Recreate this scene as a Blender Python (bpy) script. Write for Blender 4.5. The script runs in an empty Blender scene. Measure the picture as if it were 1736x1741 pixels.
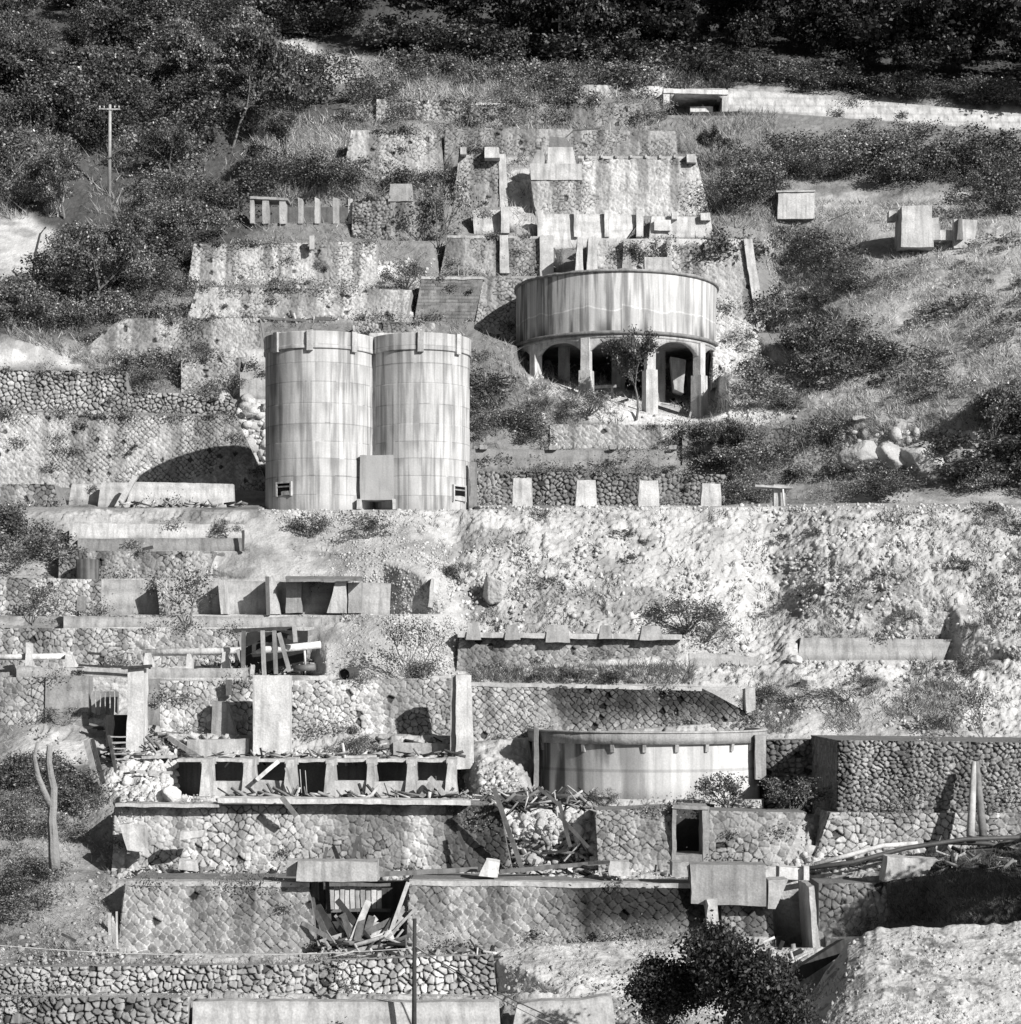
import bpy, math, random
import numpy as np
R = random.Random(7)
rng = np.random.default_rng(11)
sc = bpy.context.scene
COL = sc.collection
F = 3420.0; HY = 1150.0; CX = 868.0        # focal length and eye level in photo pixels
# ---------------------------------------------------------------- camera, sky, sun
cam = bpy.data.cameras.new('camera'); camo = bpy.data.objects.new('camera', cam); COL.objects.link(camo)
camo.location = (0, 0, 0); camo.rotation_euler = (math.radians(90), 0, 0)
cam.sensor_fit = 'HORIZONTAL'; cam.sensor_width = 36; cam.lens = 36*F/1736
cam.shift_y = (HY-870.5)/1736; cam.clip_start = 0.5; cam.clip_end = 1500
sc.camera = camo
SUN = (0.60, -0.66, 0.45)
w = bpy.data.worlds.new('World'); sc.world = w; w.use_nodes = True
nt = w.node_tree; nt.nodes.clear()
sky = nt.nodes.new('ShaderNodeTexSky'); sky.sky_type = 'NISHITA'; sky.sun_disc = False
el = math.atan2(SUN[2], math.hypot(SUN[0], SUN[1])); az = math.atan2(SUN[0], SUN[1])
sky.sun_elevation = el; sky.sun_rotation = az
bw = nt.nodes.new('ShaderNodeRGBToBW'); bg = nt.nodes.new('ShaderNodeBackground'); bg.inputs[1].default_value = 0.05
wo = nt.nodes.new('ShaderNodeOutputWorld')
nt.links.new(sky.outputs[0], bw.inputs[0]); nt.links.new(bw.outputs[0], bg.inputs[0]); nt.links.new(bg.outputs[0], wo.inputs[0])
sl = bpy.data.lights.new('sun', 'SUN'); sl.energy = 5.0; sl.angle = math.radians(0.5); sl.color = (1, .985, .965)
so = bpy.data.objects.new('sun', sl); COL.objects.link(so); so.location = (60, -40, 60)
so.rotation_euler = (math.pi/2-el, 0, math.atan2(SUN[0], -SUN[1]))
sc.view_settings.view_transform = 'Standard'; sc.view_settings.look = 'None'
sc.view_settings.exposure = 0.42; sc.view_settings.gamma = 1
sc.cycles.max_bounces = 4; sc.cycles.diffuse_bounces = 2; sc.cycles.glossy_bounces = 1
sc.cycles.transmission_bounces = 2; sc.cycles.caustics_reflective = False; sc.cycles.caustics_refractive = False

# ---------------------------------------------------------------- noise helpers
def h3(i, j, k, s=0):
    n = (i.astype(np.int64)*374761393 + j.astype(np.int64)*668265263 + k.astype(np.int64)*2147483647 + s*974634777) & 0xffffffff
    n = ((n ^ (n >> 13))*1274126177) & 0xffffffff
    n = ((n ^ (n >> 16))*2246822519) & 0xffffffff
    return ((n ^ (n >> 15)) & 0xffffff)/16777216.0
def vn(x, y, z, s=0):
    xi, yi, zi = np.floor(x), np.floor(y), np.floor(z)
    fx, fy, fz = x-xi, y-yi, z-zi
    fx = fx*fx*(3-2*fx); fy = fy*fy*(3-2*fy); fz = fz*fz*(3-2*fz)
    xi = xi.astype(np.int64); yi = yi.astype(np.int64); zi = zi.astype(np.int64)
    o = 0
    for a in (0, 1):
        for b in (0, 1):
            for c in (0, 1):
                o = o + h3(xi+a, yi+b, zi+c, s)*(fx if a else 1-fx)*(fy if b else 1-fy)*(fz if c else 1-fz)
    return o
def fbm(x, y, z, sc_, oc=4, s=0):
    o = 0; a = .5; t = 0
    for k in range(oc):
        o = o + a*vn(x/sc_+7.3*k, y/sc_+3.1*k, z/sc_+k, s+k); t += a; a *= .5; sc_ *= .5
    return o/t
def voro(x, y, size, jit=.8, rot=0., s=0, asp=1.0):
    """returns F1, F2-F1 (in cell units), stone id hash, offset to the stone centre"""
    c, sn = math.cos(rot), math.sin(rot)
    a = (x*c+y*sn)/size; b = (-x*sn+y*c)/(size*asp)
    ai, bi = np.floor(a).astype(np.int64), np.floor(b).astype(np.int64)
    f1 = np.full(a.shape, 9.); f2 = np.full(a.shape, 9.); idh = np.zeros(a.shape); ox = np.zeros(a.shape); oy = np.zeros(a.shape)
    z0 = np.zeros(a.shape, np.int64)
    for i in (-1, 0, 1):
        for j in (-1, 0, 1):
            px = ai+i+.5+(h3(ai+i, bi+j, z0, s)-.5)*jit; py = bi+j+.5+(h3(ai+i, bi+j, z0, s+5)-.5)*jit
            d = np.hypot(a-px, b-py); hh = h3(ai+i, bi+j, z0, s+9)
            n = d < f1
            f2 = np.where(n, f1, np.minimum(f2, d)); idh = np.where(n, hh, idh)
            ox = np.where(n, a-px, ox); oy = np.where(n, b-py, oy); f1 = np.where(n, d, f1)
    return f1, f2-f1, idh, ox, oy
def sst(a, b, x):
    t = np.clip((x-a)/(b-a), 0, 1); return t*t*(3-2*t)

# ---------------------------------------------------------------- materials (monochrome photograph: every colour is a grey)
def mk_mat(name, bump=.3, bscale=6., namt=.5, nscale=3., rough=.95, spec=.1, streak=0., fine=.3, leaf=False, bdist=.05, boards=0.):
    m = bpy.data.materials.new(name); m.use_nodes = True
    n = m.node_tree.nodes; l = m.node_tree.links; b = n['Principled BSDF']
    b.inputs['Roughness'].default_value = rough; b.inputs['Specular IOR Level'].default_value = spec
    at = n.new('ShaderNodeAttribute'); at.attribute_name = 'tone'
    geo = n.new('ShaderNodeNewGeometry')
    def noise(scale, vec=None, det=5):
        t = n.new('ShaderNodeTexNoise'); t.inputs['Scale'].default_value = scale; t.inputs['Detail'].default_value = det
        l.new(vec or geo.outputs['Position'], t.inputs['Vector']); return t.outputs[0]
    def math_(op, a, bb, clamp=False):
        t = n.new('ShaderNodeMath'); t.operation = op; t.use_clamp = clamp
        for k, v in enumerate((a, bb)):
            if isinstance(v, (int, float)): t.inputs[k].default_value = v
            else: l.new(v, t.inputs[k])
        return t.outputs[0]
    v = at.outputs['Fac']
    if not leaf:
        k1 = math_('ADD', math_('MULTIPLY', math_('SUBTRACT', noise(nscale), .5), namt*2), 1.)
        k2 = math_('ADD', math_('MULTIPLY', math_('SUBTRACT', noise(bscale*2.2, det=3), .5), fine*2), 1.)
        v = math_('MULTIPLY', math_('MULTIPLY', v, k1), k2)
        if streak:
            mp = n.new('ShaderNodeMapping'); mp.inputs['Scale'].default_value = (3.2, 3.2, .22)
            l.new(geo.outputs['Position'], mp.inputs['Vector'])
            s = noise(1.3, mp.outputs[0], 6)
            mr = n.new('ShaderNodeMapRange'); mr.inputs[1].default_value = .47; mr.inputs[2].default_value = .68
            mr.inputs[3].default_value = 1; mr.inputs[4].default_value = 1-streak
            l.new(s, mr.inputs[0]); v = math_('MULTIPLY', v, mr.outputs[0])
        if boards:
            mp = n.new('ShaderNodeMapping'); mp.inputs['Scale'].default_value = (.3, .3, 9.)
            l.new(geo.outputs['Position'], mp.inputs['Vector'])
            v = math_('MULTIPLY', v, math_('ADD', math_('MULTIPLY', math_('SUBTRACT', noise(1., mp.outputs[0], 2), .5), boards*2), 1.))
    v = math_('MAXIMUM', v, .004)
    l.new(v, b.inputs['Base Color'])
    if bump:
        bp = n.new('ShaderNodeBump'); bp.inputs['Strength'].default_value = bump; bp.inputs['Distance'].default_value = bdist
        l.new(noise(bscale, det=6), bp.inputs['Height']); l.new(bp.outputs[0], b.inputs['Normal'])
    if leaf:
        tr = n.new('ShaderNodeBsdfTranslucent'); mx = n.new('ShaderNodeMixShader'); mx.inputs[0].default_value = .16
        l.new(v, tr.inputs[0]); l.new(b.outputs[0], mx.inputs[1]); l.new(tr.outputs[0], mx.inputs[2])
        l.new(mx.outputs[0], n['Material Output'].inputs[0])
    return m
M_GROUND = mk_mat('ground', bump=.75, bscale=6., namt=.24, nscale=1.3, fine=.34, bdist=.10)
M_STONE = mk_mat('stone', bump=.6, bscale=9., namt=.35, nscale=.9, fine=.35, bdist=.04, streak=.25)
M_CONC = mk_mat('concrete', bump=.5, bscale=7., namt=.5, nscale=1.6, fine=.36, streak=.34, bdist=.05)
M_SHELL = mk_mat('board_marked_concrete', bump=.25, bscale=8., namt=.22, nscale=.8, fine=.2, streak=.22, bdist=.03)
M_WOOD = mk_mat('weathered_wood', bump=.4, bscale=14., namt=.4, nscale=5., fine=.3, streak=.4, bdist=.02)
M_METAL = mk_mat('rusted_metal', bump=.2, bscale=10., namt=.5, nscale=3., fine=.2, rough=.6, spec=.4)
M_LEAF = mk_mat('leaves', bump=0, leaf=True, rough=.5, spec=.35)
M_GRASS = mk_mat('dry_grass', bump=0, leaf=True, rough=.8, spec=.1)
M_BARK = mk_mat('bark', bump=.6, bscale=12., namt=.4, nscale=5., fine=.3)

# ---------------------------------------------------------------- mesh helpers
def mesh(name, V, Fc, mat, tone=.3, parent=None, smooth=False):
    V = np.asarray(V, dtype=np.float32).reshape(-1, 3)
    me = bpy.data.meshes.new(name)
    if isinstance(Fc, np.ndarray) and Fc.ndim == 2: groups = [Fc]
    else:
        by = {}
        for f in Fc: by.setdefault(len(f), []).append(f)
        groups = [np.array(g) for g in by.values()]
    nl = sum(g.size for g in groups); npoly = sum(len(g) for g in groups)
    me.vertices.add(len(V)); me.vertices.foreach_set('co', V.ravel())
    me.loops.add(nl); me.loops.foreach_set('vertex_index', np.concatenate([g.ravel() for g in groups]).astype(np.int32))
    me.polygons.add(npoly)
    st = []; o = 0
    for g in groups: st.append(o+np.arange(len(g))*g.shape[1]); o += g.size
    me.polygons.foreach_set('loop_start', np.concatenate(st).astype(np.int32))
    try: me.polygons.foreach_set('loop_total', np.concatenate([np.full(len(g), g.shape[1]) for g in groups]).astype(np.int32))
    except Exception: pass
    if smooth: me.polygons.foreach_set('use_smooth', np.ones(npoly, dtype=bool))
    a = me.attributes.new('tone', 'FLOAT', 'POINT')
    t = np.broadcast_to(np.asarray(tone, dtype=np.float32), (len(V),)).copy(); a.data.foreach_set('value', t)
    me.update(calc_edges=True); me.materials.append(mat)
    ob = bpy.data.objects.new(name, me); COL.objects.link(ob)
    if parent is not None:
        ob.parent = parent
        if parent.type == 'EMPTY': ob.location = -parent.location
    return ob
def tag(o, label=None, cat=None, group=None, kind=None):
    if label: o['label'] = label
    if cat: o['category'] = cat
    if group: o['group'] = group
    if kind: o['kind'] = kind
    return o
def P(px, py, Y): return np.array([(px-CX)/F*Y, Y, (HY-py)/F*Y])
def grid_faces(nu, nv, flip=False, off=0):
    i, j = np.meshgrid(np.arange(nu-1), np.arange(nv-1), indexing='ij')
    a = (i*nv+j).ravel(); f = np.stack([a, a+nv, a+nv+1, a+1], 1)
    return (f[:, ::-1] if flip else f)+off
def empty(name, loc=(0, 0, 0)):
    o = bpy.data.objects.new(name, None); COL.objects.link(o); o.location = loc; o.empty_display_size = .3; return o

# ---------------------------------------------------------------- terrain depth: distance from the eye by photo row, cut into terraces by the walls
BV = [-900, -300, 0, 60, 160, 215, 265, 300, 400, 480, 560, 620, 700, 820, 856, 861, 870, 940, 985, 1050, 1130, 1165, 1240, 1300, 1360, 1480, 1500, 1600, 1640, 1693, 1741, 2100, 2600]
BY = [330, 240, 185, 172, 152, 146, 142, 139, 132, 126, 120, 117, 112, 109, 106, 98, 96.5, 93.5, 92, 90, 87, 85, 82, 79, 75, 71, 68.5, 65, 62.5, 60.5, 58, 48, 36]
def base(v): return np.interp(v, BV, BY)
# (x0, x1, top row, bottom row, front distance, how far the earth stays behind the front)
CUTS = []
def cut(x0, x1, yt, yb, Y=None, push=.6, sl=None):
    Y = float(base(yb)) if Y is None else Y
    CUTS.append((x0, x1, yt, yb, Y, push, sl)); return Y
WALLS = []
def W(name, label, cat, q, Y=None, push=.6, **kw):
    """a wall: q = (x top-left, x top-right, x bottom-right, x bottom-left, row top-left, row top-right, row bottom-right, row bottom-left)"""
    yt = (q[4]+q[5])/2; yb = (q[6]+q[7])/2
    Yf = cut(min(q[0], q[3]), max(q[1], q[2]), yt, yb, Y, push, (q[4], q[5], q[7], q[6]))
    WALLS.append((name, label, cat, q, Yf, kw))
S = 'stone retaining wall'
# --- bottom levels
W('rubble_wall', 'low wall of big rounded rubble in the bottom left corner', 'stone wall', (-90, 322, 318, -90, 1693, 1693, 1756, 1756), st='rubble', th=.35, size=.36, tone=.34, jt=.3)
W('concrete_wall', 'long low concrete parapet along the bottom edge, left of its breach', 'concrete wall', (328, 848, 852, 326, 1700, 1703, 1770, 1770), Y=57.6, st='conc', tone=.42, th=.5)
W('concrete_wall', 'short concrete parapet right of the breach at the bottom edge', 'concrete wall', (880, 1040, 1050, 868, 1702, 1690, 1770, 1770), Y=57.6, st='conc', tone=.40, th=.5, chip=.08)
W('rubble_wall', 'rounded rubble wall under the left masonry wall, beside the path', 'stone wall', (-90, 540, 540, -90, 1643, 1638, 1688, 1690), st='rubble', th=.35, size=.33, tone=.30, jt=.4)
W('rubble_wall', 'pale rounded rubble wall behind the black pole at the bottom', 'stone wall', (542, 838, 845, 542, 1632, 1622, 1692, 1690), Y=62.0, st='rubble', th=.35, size=.36, tone=.38, jt=.2)
W('retaining_wall', 'tall diamond masonry wall with drip stains at lower left', S, (214, 524, 542, 200, 1497, 1500, 1622, 1620), Y=66.2, push=1.2, st='diamond', size=.40, tone=.22, jt=.85, th=3, cope=1, lightjoint=1.3)
W('retaining_wall', 'tall diamond masonry wall right of the collapsed timber, stained dark to the right', S, (697, 1205, 1215, 690, 1497, 1503, 1590, 1622), Y=66.2, push=1.0, st='diamond', size=.42, tone=.23, jt=.6, th=3, cope=1, stainx=(.52, .62, .14), lightjoint=1.)
W('retaining_wall', 'dark diamond masonry base below the big concrete slab', S, (1226, 1312, 1316, 1228, 1536, 1536, 1592, 1592), Y=66.6, push=1., st='diamond', size=.40, tone=.17, jt=.5, th=2)
W('retaining_wall', 'mottled dark masonry wall right of the deep shaded gap', S, (1392, 1570, 1520, 1392, 1500, 1500, 1592, 1592), Y=67.6, push=1., st='poly', size=.42, tone=.2, jt=.5, th=2)
CUTS[-1] = CUTS[-1][:1]+(1498,)+CUTS[-1][2:]
# --- second ledge
W('retaining_wall', 'long streaked masonry wall under the row of open bins', S, (196, 848, 872, 190, 1368, 1368, 1484, 1480), Y=71.2, push=.9, st='poly', size=.40, tone=.30, jt=.5, th=2.5, stripes=1)
W('retaining_wall', 'rough masonry wall left of the black doorway', S, (1012, 1143, 1143, 1018, 1376, 1372, 1480, 1484), Y=71.2, push=.9, st='poly', size=.36, tone=.26, jt=.5, th=2.)
W('retaining_wall', 'rough masonry wall right of the black doorway under the bushes', S, (1206, 1372, 1330, 1206, 1377, 1380, 1474, 1470), Y=71.2, push=.9, st='poly', size=.42, tone=.24, jt=.5, th=2.)
W('retaining_wall', 'rough boulder wall high at the right edge below the slope', S, (1426, 1830, 1830, 1424, 1257, 1262, 1380, 1380), Y=72.6, push=1.3, st='rubble', size=.29, tone=.22, jt=.5, th=6.5, batter=.05)
W('retaining_wall', 'lighter mortared base course beneath the boulder wall at right', S, (1412, 1830, 1830, 1385, 1380, 1382, 1442, 1458), Y=72.2, push=1.5, st='poly', size=.40, tone=.36, jt=.6, th=3, batter=.05)
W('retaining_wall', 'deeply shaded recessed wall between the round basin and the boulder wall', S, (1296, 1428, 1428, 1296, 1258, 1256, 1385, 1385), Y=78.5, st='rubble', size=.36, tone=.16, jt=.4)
# --- third ledge
W('retaining_wall', 'pale masonry wall between the wide slab pillar and the tapered pillar', S, (496, 790, 790, 496, 1156, 1150, 1250, 1246), Y=82.2, st='poly', size=.36, tone=.42, jt=.35, th=2)
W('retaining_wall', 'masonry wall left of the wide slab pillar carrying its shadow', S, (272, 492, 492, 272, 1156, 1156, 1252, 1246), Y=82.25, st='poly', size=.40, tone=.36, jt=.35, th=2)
W('retaining_wall', 'masonry wall behind the round basin, stained dark to the right', S, (796, 1192, 1290, 796, 1160, 1168, 1222, 1262), Y=82.2, st='diamond', size=.36, tone=.34, jt=.45, th=2, stainx=(.30, .38, .2), cope=1)
W('retaining_wall', 'rough masonry by the left edge beside the square concrete block', S, (-60, 78, 78, -60, 1150, 1150, 1230, 1232), Y=82.4, st='poly', size=.38, tone=.3, jt=.3, th=2)
W('concrete_wall', 'square weathered concrete block wall left of the thin pillar', 'concrete wall', (78, 150, 150, 76, 1148, 1148, 1222, 1222), Y=82.3, st='conc', tone=.26, th=1.2)
W('concrete_wall', 'narrow grey concrete panel just right of the thin pillar', 'concrete wall', (243, 272, 272, 243, 1152, 1152, 1234, 1234), Y=82.3, st='conc', tone=.24, th=1.)
W('concrete_wall', 'long concrete ledge beneath the pale pipe at left', 'concrete wall', (28, 420, 420, 28, 1130, 1132, 1152, 1150), Y=83.6, st='conc', tone=.36, th=1.4, chip=.1)
W('retaining_wall', 'masonry wall behind the pale pipe at left', S, (-60, 404, 404, -60, 1066, 1068, 1130, 1130), Y=86.6, push=1., st='poly', size=.38, tone=.33, jt=.35, th=2)
W('concrete_wall', 'low concrete sill course above the pipe wall', 'concrete wall', (108, 545, 545, 108, 1044, 1044, 1066, 1066), Y=88.2, st='conc', tone=.34, th=1.5, chip=.1)
W('retaining_wall', 'pale masonry wall at left edge below the rusty drum', S, (-60, 172, 172, -60, 978, 984, 1046, 1046), Y=90.6, st='poly', size=.38, tone=.38, jt=.4, th=2)
W('concrete_wall', 'panelled concrete wall with sloping buttresses and a lean-to slab', 'concrete wall', (172, 665, 662, 172, 984, 990, 1046, 1044), Y=90.8, st='conc', tone=.36, th=.8)
W('retaining_wall', 'masonry wall with weeds below the two concrete bands', S, (100, 366, 350, 100, 936, 936, 984, 984), Y=92.4, st='poly', size=.36, tone=.27, jt=.35, th=2)
W('concrete_wall', 'lower grey concrete band beneath the bright one', 'concrete wall', (132, 412, 412, 132, 914, 914, 937, 937), Y=93.4, st='conc', tone=.24, th=1.)
W('concrete_wall', 'bright upper concrete band below the silo terrace', 'concrete wall', (118, 412, 412, 118, 888, 888, 914, 914), Y=93.9, st='conc', tone=.5, th=1., chip=.06)
W('retaining_wall', 'diamond masonry wall with five concrete piers on top', S, (782, 1160, 1150, 776, 1075, 1080, 1110, 1142), Y=87.6, push=1., st='diamond', size=.40, tone=.24, jt=.5, th=2.5, lightjoint=1)
W('concrete_wall', 'long low concrete wall alone on the bare slope at right', 'concrete wall', (1362, 1618, 1604, 1356, 1083, 1086, 1122, 1122), Y=89.2, push=1., st='conc', tone=.33, th=1.2)
W('concrete_wall', 'small low concrete wall on the slope left of the long one', 'concrete wall', (1172, 1288, 1286, 1172, 1106, 1112, 1130, 1134), Y=88., st='conc', tone=.38, th=1., chip=.1)
# --- silo terrace
W('concrete_wall', 'bright concrete wall left of the silos on their terrace', 'concrete wall', (228, 396, 398, 212, 818, 822, 862, 862), Y=100.5, push=5, st='conc', tone=.48, th=.5)
W('concrete_wall', 'short bright concrete wall piece behind the leaning slab', 'concrete wall', (172, 226, 222, 166, 819, 819, 862, 862), Y=101, push=5, st='conc', tone=.42, th=.5)
W('concrete_wall', 'leftmost low concrete wall piece on the silo terrace', 'concrete wall', (122, 172, 168, 118, 822, 822, 858, 848), Y=102, push=5, st='conc', tone=.40, th=.5)
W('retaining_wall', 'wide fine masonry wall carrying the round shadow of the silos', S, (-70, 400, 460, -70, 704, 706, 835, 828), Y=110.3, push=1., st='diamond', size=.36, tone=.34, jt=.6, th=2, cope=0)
W('retaining_wall', 'short masonry wall above left corner of the concrete terrace walls', S, (-70, 92, 100, -70, 822, 822, 862, 862), Y=99, st='poly', size=.4, tone=.25, jt=.4, th=2)
W('rubble_wall', 'dry stacked rubble wall at the left edge under the sand patch', 'stone wall', (-70, 214, 218, -70, 627, 631, 698, 694), Y=112.2, st='rubble', size=.46, tone=.30, jt=.12, th=2)
W('rubble_wall', 'overgrown stacked rubble wall right of the sand patch', 'stone wall', (216, 392, 405, 216, 664, 672, 706, 700), Y=112.4, st='rubble', size=.42, tone=.27, jt=.12, th=2)
W('retaining_wall', 'low masonry block above the overgrown rubble wall', S, (308, 406, 406, 308, 608, 608, 660, 660), Y=114, st='poly', size=.36, tone=.3, jt=.5, th=1.5)
W('retaining_wall', 'masonry wall rising left behind the left silo', S, (206, 442, 444, 130, 540, 540, 606, 606), Y=116.6, st='poly', size=.38, tone=.29, jt=.4, th=2)
W('concrete_wall', 'small bright concrete stub beside the left silo top', 'concrete wall', (424, 452, 452, 416, 592, 592, 618, 620), Y=114.5, st='conc', tone=.46, th=1)
W('concrete_wall', 'stacked concrete blocks beside the left silo middle', 'concrete wall', (408, 456, 456, 408, 632, 632, 678, 678), Y=112.8, st='conc', tone=.34, th=1)
W('retaining_wall', 'pale masonry wall one step above the left silo', S, (336, 700, 690, 318, 487, 492, 541, 541), Y=120.8, st='poly', size=.36, tone=.36, jt=.5, th=2)
W('retaining_wall', 'long pale masonry wall two steps above the left silo', S, (330, 640, 640, 318, 414, 410, 486, 486), Y=126.4, st='poly', size=.36, tone=.38, jt=.5, th=2)
W('retaining_wall', 'low masonry wall just behind the right silo top', S, (600, 742, 740, 600, 545, 548, 566, 566), Y=117.5, st='poly', size=.36, tone=.32, jt=.5, th=2)
W('rubble_wall', 'broken dark rubble wall behind the four stub piers', 'stone wall', (808, 1236, 1236, 808, 800, 806, 860, 860), Y=106.5, st='rubble', size=.42, tone=.21, jt=.3, th=2)
W('concrete_wall', 'long low concrete band under the lozenge masonry', 'concrete wall', (798, 1150, 1156, 798, 762, 766, 800, 800), Y=109.6, st='conc', tone=.25, th=2)
W('retaining_wall', 'masonry wall with pale lozenge joints below the raised tank', S, (935, 1160, 1158, 935, 720, 722, 764, 762), Y=111.4, st='diamond', size=.40, tone=.26, jt=.5, th=2, lightjoint=1.6)
W('retaining_wall', 'overgrown masonry wall below and right of the raised tank', S, (1160, 1432, 1432, 1160, 726, 728, 790, 790), Y=111., st='poly', size=.38, tone=.2, jt=.5, th=2)
# --- around the raised tank
W('brick_wall', 'battered block wall with dark stained face left of the raised tank', 'block wall', (717, 822, 806, 704, 470, 471, 546, 546), Y=123.6, push=3.5, st='brick', size=.38, tone=.17, jt=.7, th=4, cope=1)
W('retaining_wall', 'masonry wall joining the block wall to the raised tank', S, (822, 915, 915, 806, 471, 473, 600, 560), Y=123.7, push=3., st='poly', size=.42, tone=.27, jt=.6, th=3)
W('retaining_wall', 'pale curved abutment right of the raised tank', S, (1212, 1290, 1300, 1212, 508, 560, 636, 640), Y=120, push=1., st='poly', size=.34, tone=.42, jt=.7, th=4)
W('retaining_wall', 'masonry wall with piers above and left of the raised tank', S, (762, 940, 942, 748, 400, 402, 468, 468), Y=129.3, push=2.5, st='poly', size=.42, tone=.27, jt=.5, th=4, cope=1)
W('retaining_wall', 'broad battered masonry wall behind the raised tank with a concrete top', S, (1000, 1278, 1303, 1000, 405, 407, 566, 566), Y=127.6, push=2., st='poly', size=.44, tone=.34, jt=.5, th=5, cope=2)
W('concrete_wall', 'streaked bright concrete wall with piers above the raised tank', 'concrete wall', (914, 1094, 1060, 918, 362, 364, 412, 425), Y=132., push=2.5, st='conc', tone=.52, th=1.)
W('concrete_wall', 'bright concrete wall at the right foot of the great wall', 'concrete wall', (1108, 1208, 1213, 1104, 366, 368, 404, 404), Y=132.3, push=1.5, st='conc', tone=.50, th=1.5)
W('concrete_wall', 'small bright concrete wall left of the earth chute', 'concrete wall', (803, 866, 862, 806, 356, 356, 398, 396), Y=132.5, push=1.5, st='conc', tone=.46, th=1.5)
W('retaining_wall', 'great battered masonry wall below the upper terraces with toothed top', S, (984, 1183, 1208, 984, 265, 266, 366, 366), Y=135.4, push=3, st='poly', size=.44, tone=.40, jt=.7, th=6, cope=1)
W('retaining_wall', 'masonry buttress with a concrete band beside the earth chute', S, (902, 986, 990, 910, 304, 304, 362, 362), Y=134.6, push=3, st='poly', size=.44, tone=.33, jt=.5, th=5)
W('retaining_wall', 'overgrown masonry wall left of the earth chute', S, (782, 846, 850, 770, 252, 252, 352, 352), Y=136.6, push=2, st='poly', size=.44, tone=.27, jt=.5, th=4)
W('rubble_wall', 'ragged rubble wall beside the row of dark openings', 'stone wall', (600, 664, 664, 598, 340, 328, 408, 404), Y=131.6, push=1.5, st='rubble', size=.42, tone=.25, jt=.1, th=2)
W('retaining_wall', 'grey masonry wall right of the ragged rubble wall', S, (664, 752, 764, 664, 340, 345, 410, 410), Y=131.7, push=1., st='poly', size=.36, tone=.24, jt=.6, th=3)
W('retaining_wall', 'mortared masonry wall high up with its left end in black shadow', S, (597, 748, 756, 582, 221, 221, 300, 306), Y=139.8, push=4, st='poly', size=.42, tone=.33, jt=.8, th=6)
W('retaining_wall', 'long masonry wall above the great wall', S, (756, 1148, 1152, 756, 216, 222, 262, 262), Y=142.6, push=1.5, st='poly', size=.42, tone=.25, jt=.6, th=3)
W('retaining_wall', 'upper masonry wall half hidden by shrubs below the portal road', S, (800, 1090, 1096, 800, 178, 174, 214, 214), Y=146.6, push=1.5, st='poly', size=.42, tone=.23, jt=.6, th=3)
W('retaining_wall', 'highest left masonry wall under the buried roof slab', S, (640, 800, 800, 640, 168, 172, 205, 205), Y=148, push=1.5, st='rubble', size=.5, tone=.32, jt=.4, th=3)
W('concrete_wall', 'sunlit concrete roadside wall running right from the portal', 'concrete wall', (1238, 1860, 1860, 1238, 150, 204, 234, 186), Y=151, push=1.2, st='conc', tone=.44, th=1., chip=.0)
W('concrete_wall', 'pale roadside wall running left from the portal', 'concrete wall', (945, 1128, 1128, 945, 142, 146, 170, 160), Y=152.4, push=1.2, st='poly', size=.5, tone=.44, jt=.8, th=1.)
cut(905, 985, 240, 305, 135.5, 5)
cut(904, 1304, 1246, 1358, 75.3, 4)
cut(290, 800, 1291, 1354, 75.6, 5.2)
cut(425, 602, 335, 378, 132.5, 4)
cut(1130, 1240, 150, 196, 151, 7)
cut(530, 695, 1500, 1620, 66.6, 3.2)
cut(1310, 1392, 1500, 1610, 67.4, 4.)
cut(845, 1015, 1372, 1484, 71.6, 1.4)
cut(1143, 1206, 1372, 1470, 71.6, 3.)
cut(455, 800, 600, 866, 98.6, 7)
cut(400, 540, 1070, 1150, 84, 4.)
# tank trough
us = np.concatenate([np.arange(-420, -40, 14.), np.arange(-40, 1776, 2.4), np.arange(1776, 2180, 14.)])
vs = np.concatenate([np.arange(2600, 1790, -22.), np.arange(1790, -30, -2.05), np.arange(-30, -900, -16.)])
NU, NV = len(us), len(vs)
Y2 = np.repeat(base(vs)[None, :], NU, 0)
UU, VV = np.meshgrid(us, vs, indexing='ij')
# broad undulation of the hill
Y2 = Y2 + (fbm(UU/100., VV/100., UU*0, 1.6, 3, 3)-.5)*3.0*np.clip((VV*0+1), 0, 1)
Y2 = np.where((VV < 866) & (VV > 850), np.repeat(base(vs)[None, :], NU, 0), Y2)
# gully below the slope at far right, spur of grass at the right
Y2 -= 9*np.exp(-((UU-1800)/230.)**2-((VV-560)/210.)**2)
Y2 -= 3.0*np.exp(-((UU-20)/120.)**2-((VV-560)/80.)**2)
Y2 += 1.6*np.exp(-((UU-1320)/50.)**2-((VV-1010)/120.)**2)      # ravine in the bare slope
Y2 -= 2.2*np.exp(-((UU-690)/90.)**2-((VV-1010)/120.)**2)       # talus fan below the silos
Y2 -= 2.0*np.exp(-((UU-1560)/110.)**2-((VV-990)/110.)**2)
Y2 += 1.3*np.exp(-((UU-770)/28.)**2-((VV-930)/70.)**2)
Y2 -= 1.6*np.exp(-((UU-290)/70.)**2-((VV-1345)/30.)**2)        # rubble heap
Y2 += 7*np.exp(-((UU-1345)/70.)**2-((VV-480)/90.)**2)
Y2 -= 5*sst(1490, 1700, UU)*sst(1420, 1470, VV)*(VV < 1640)
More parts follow.
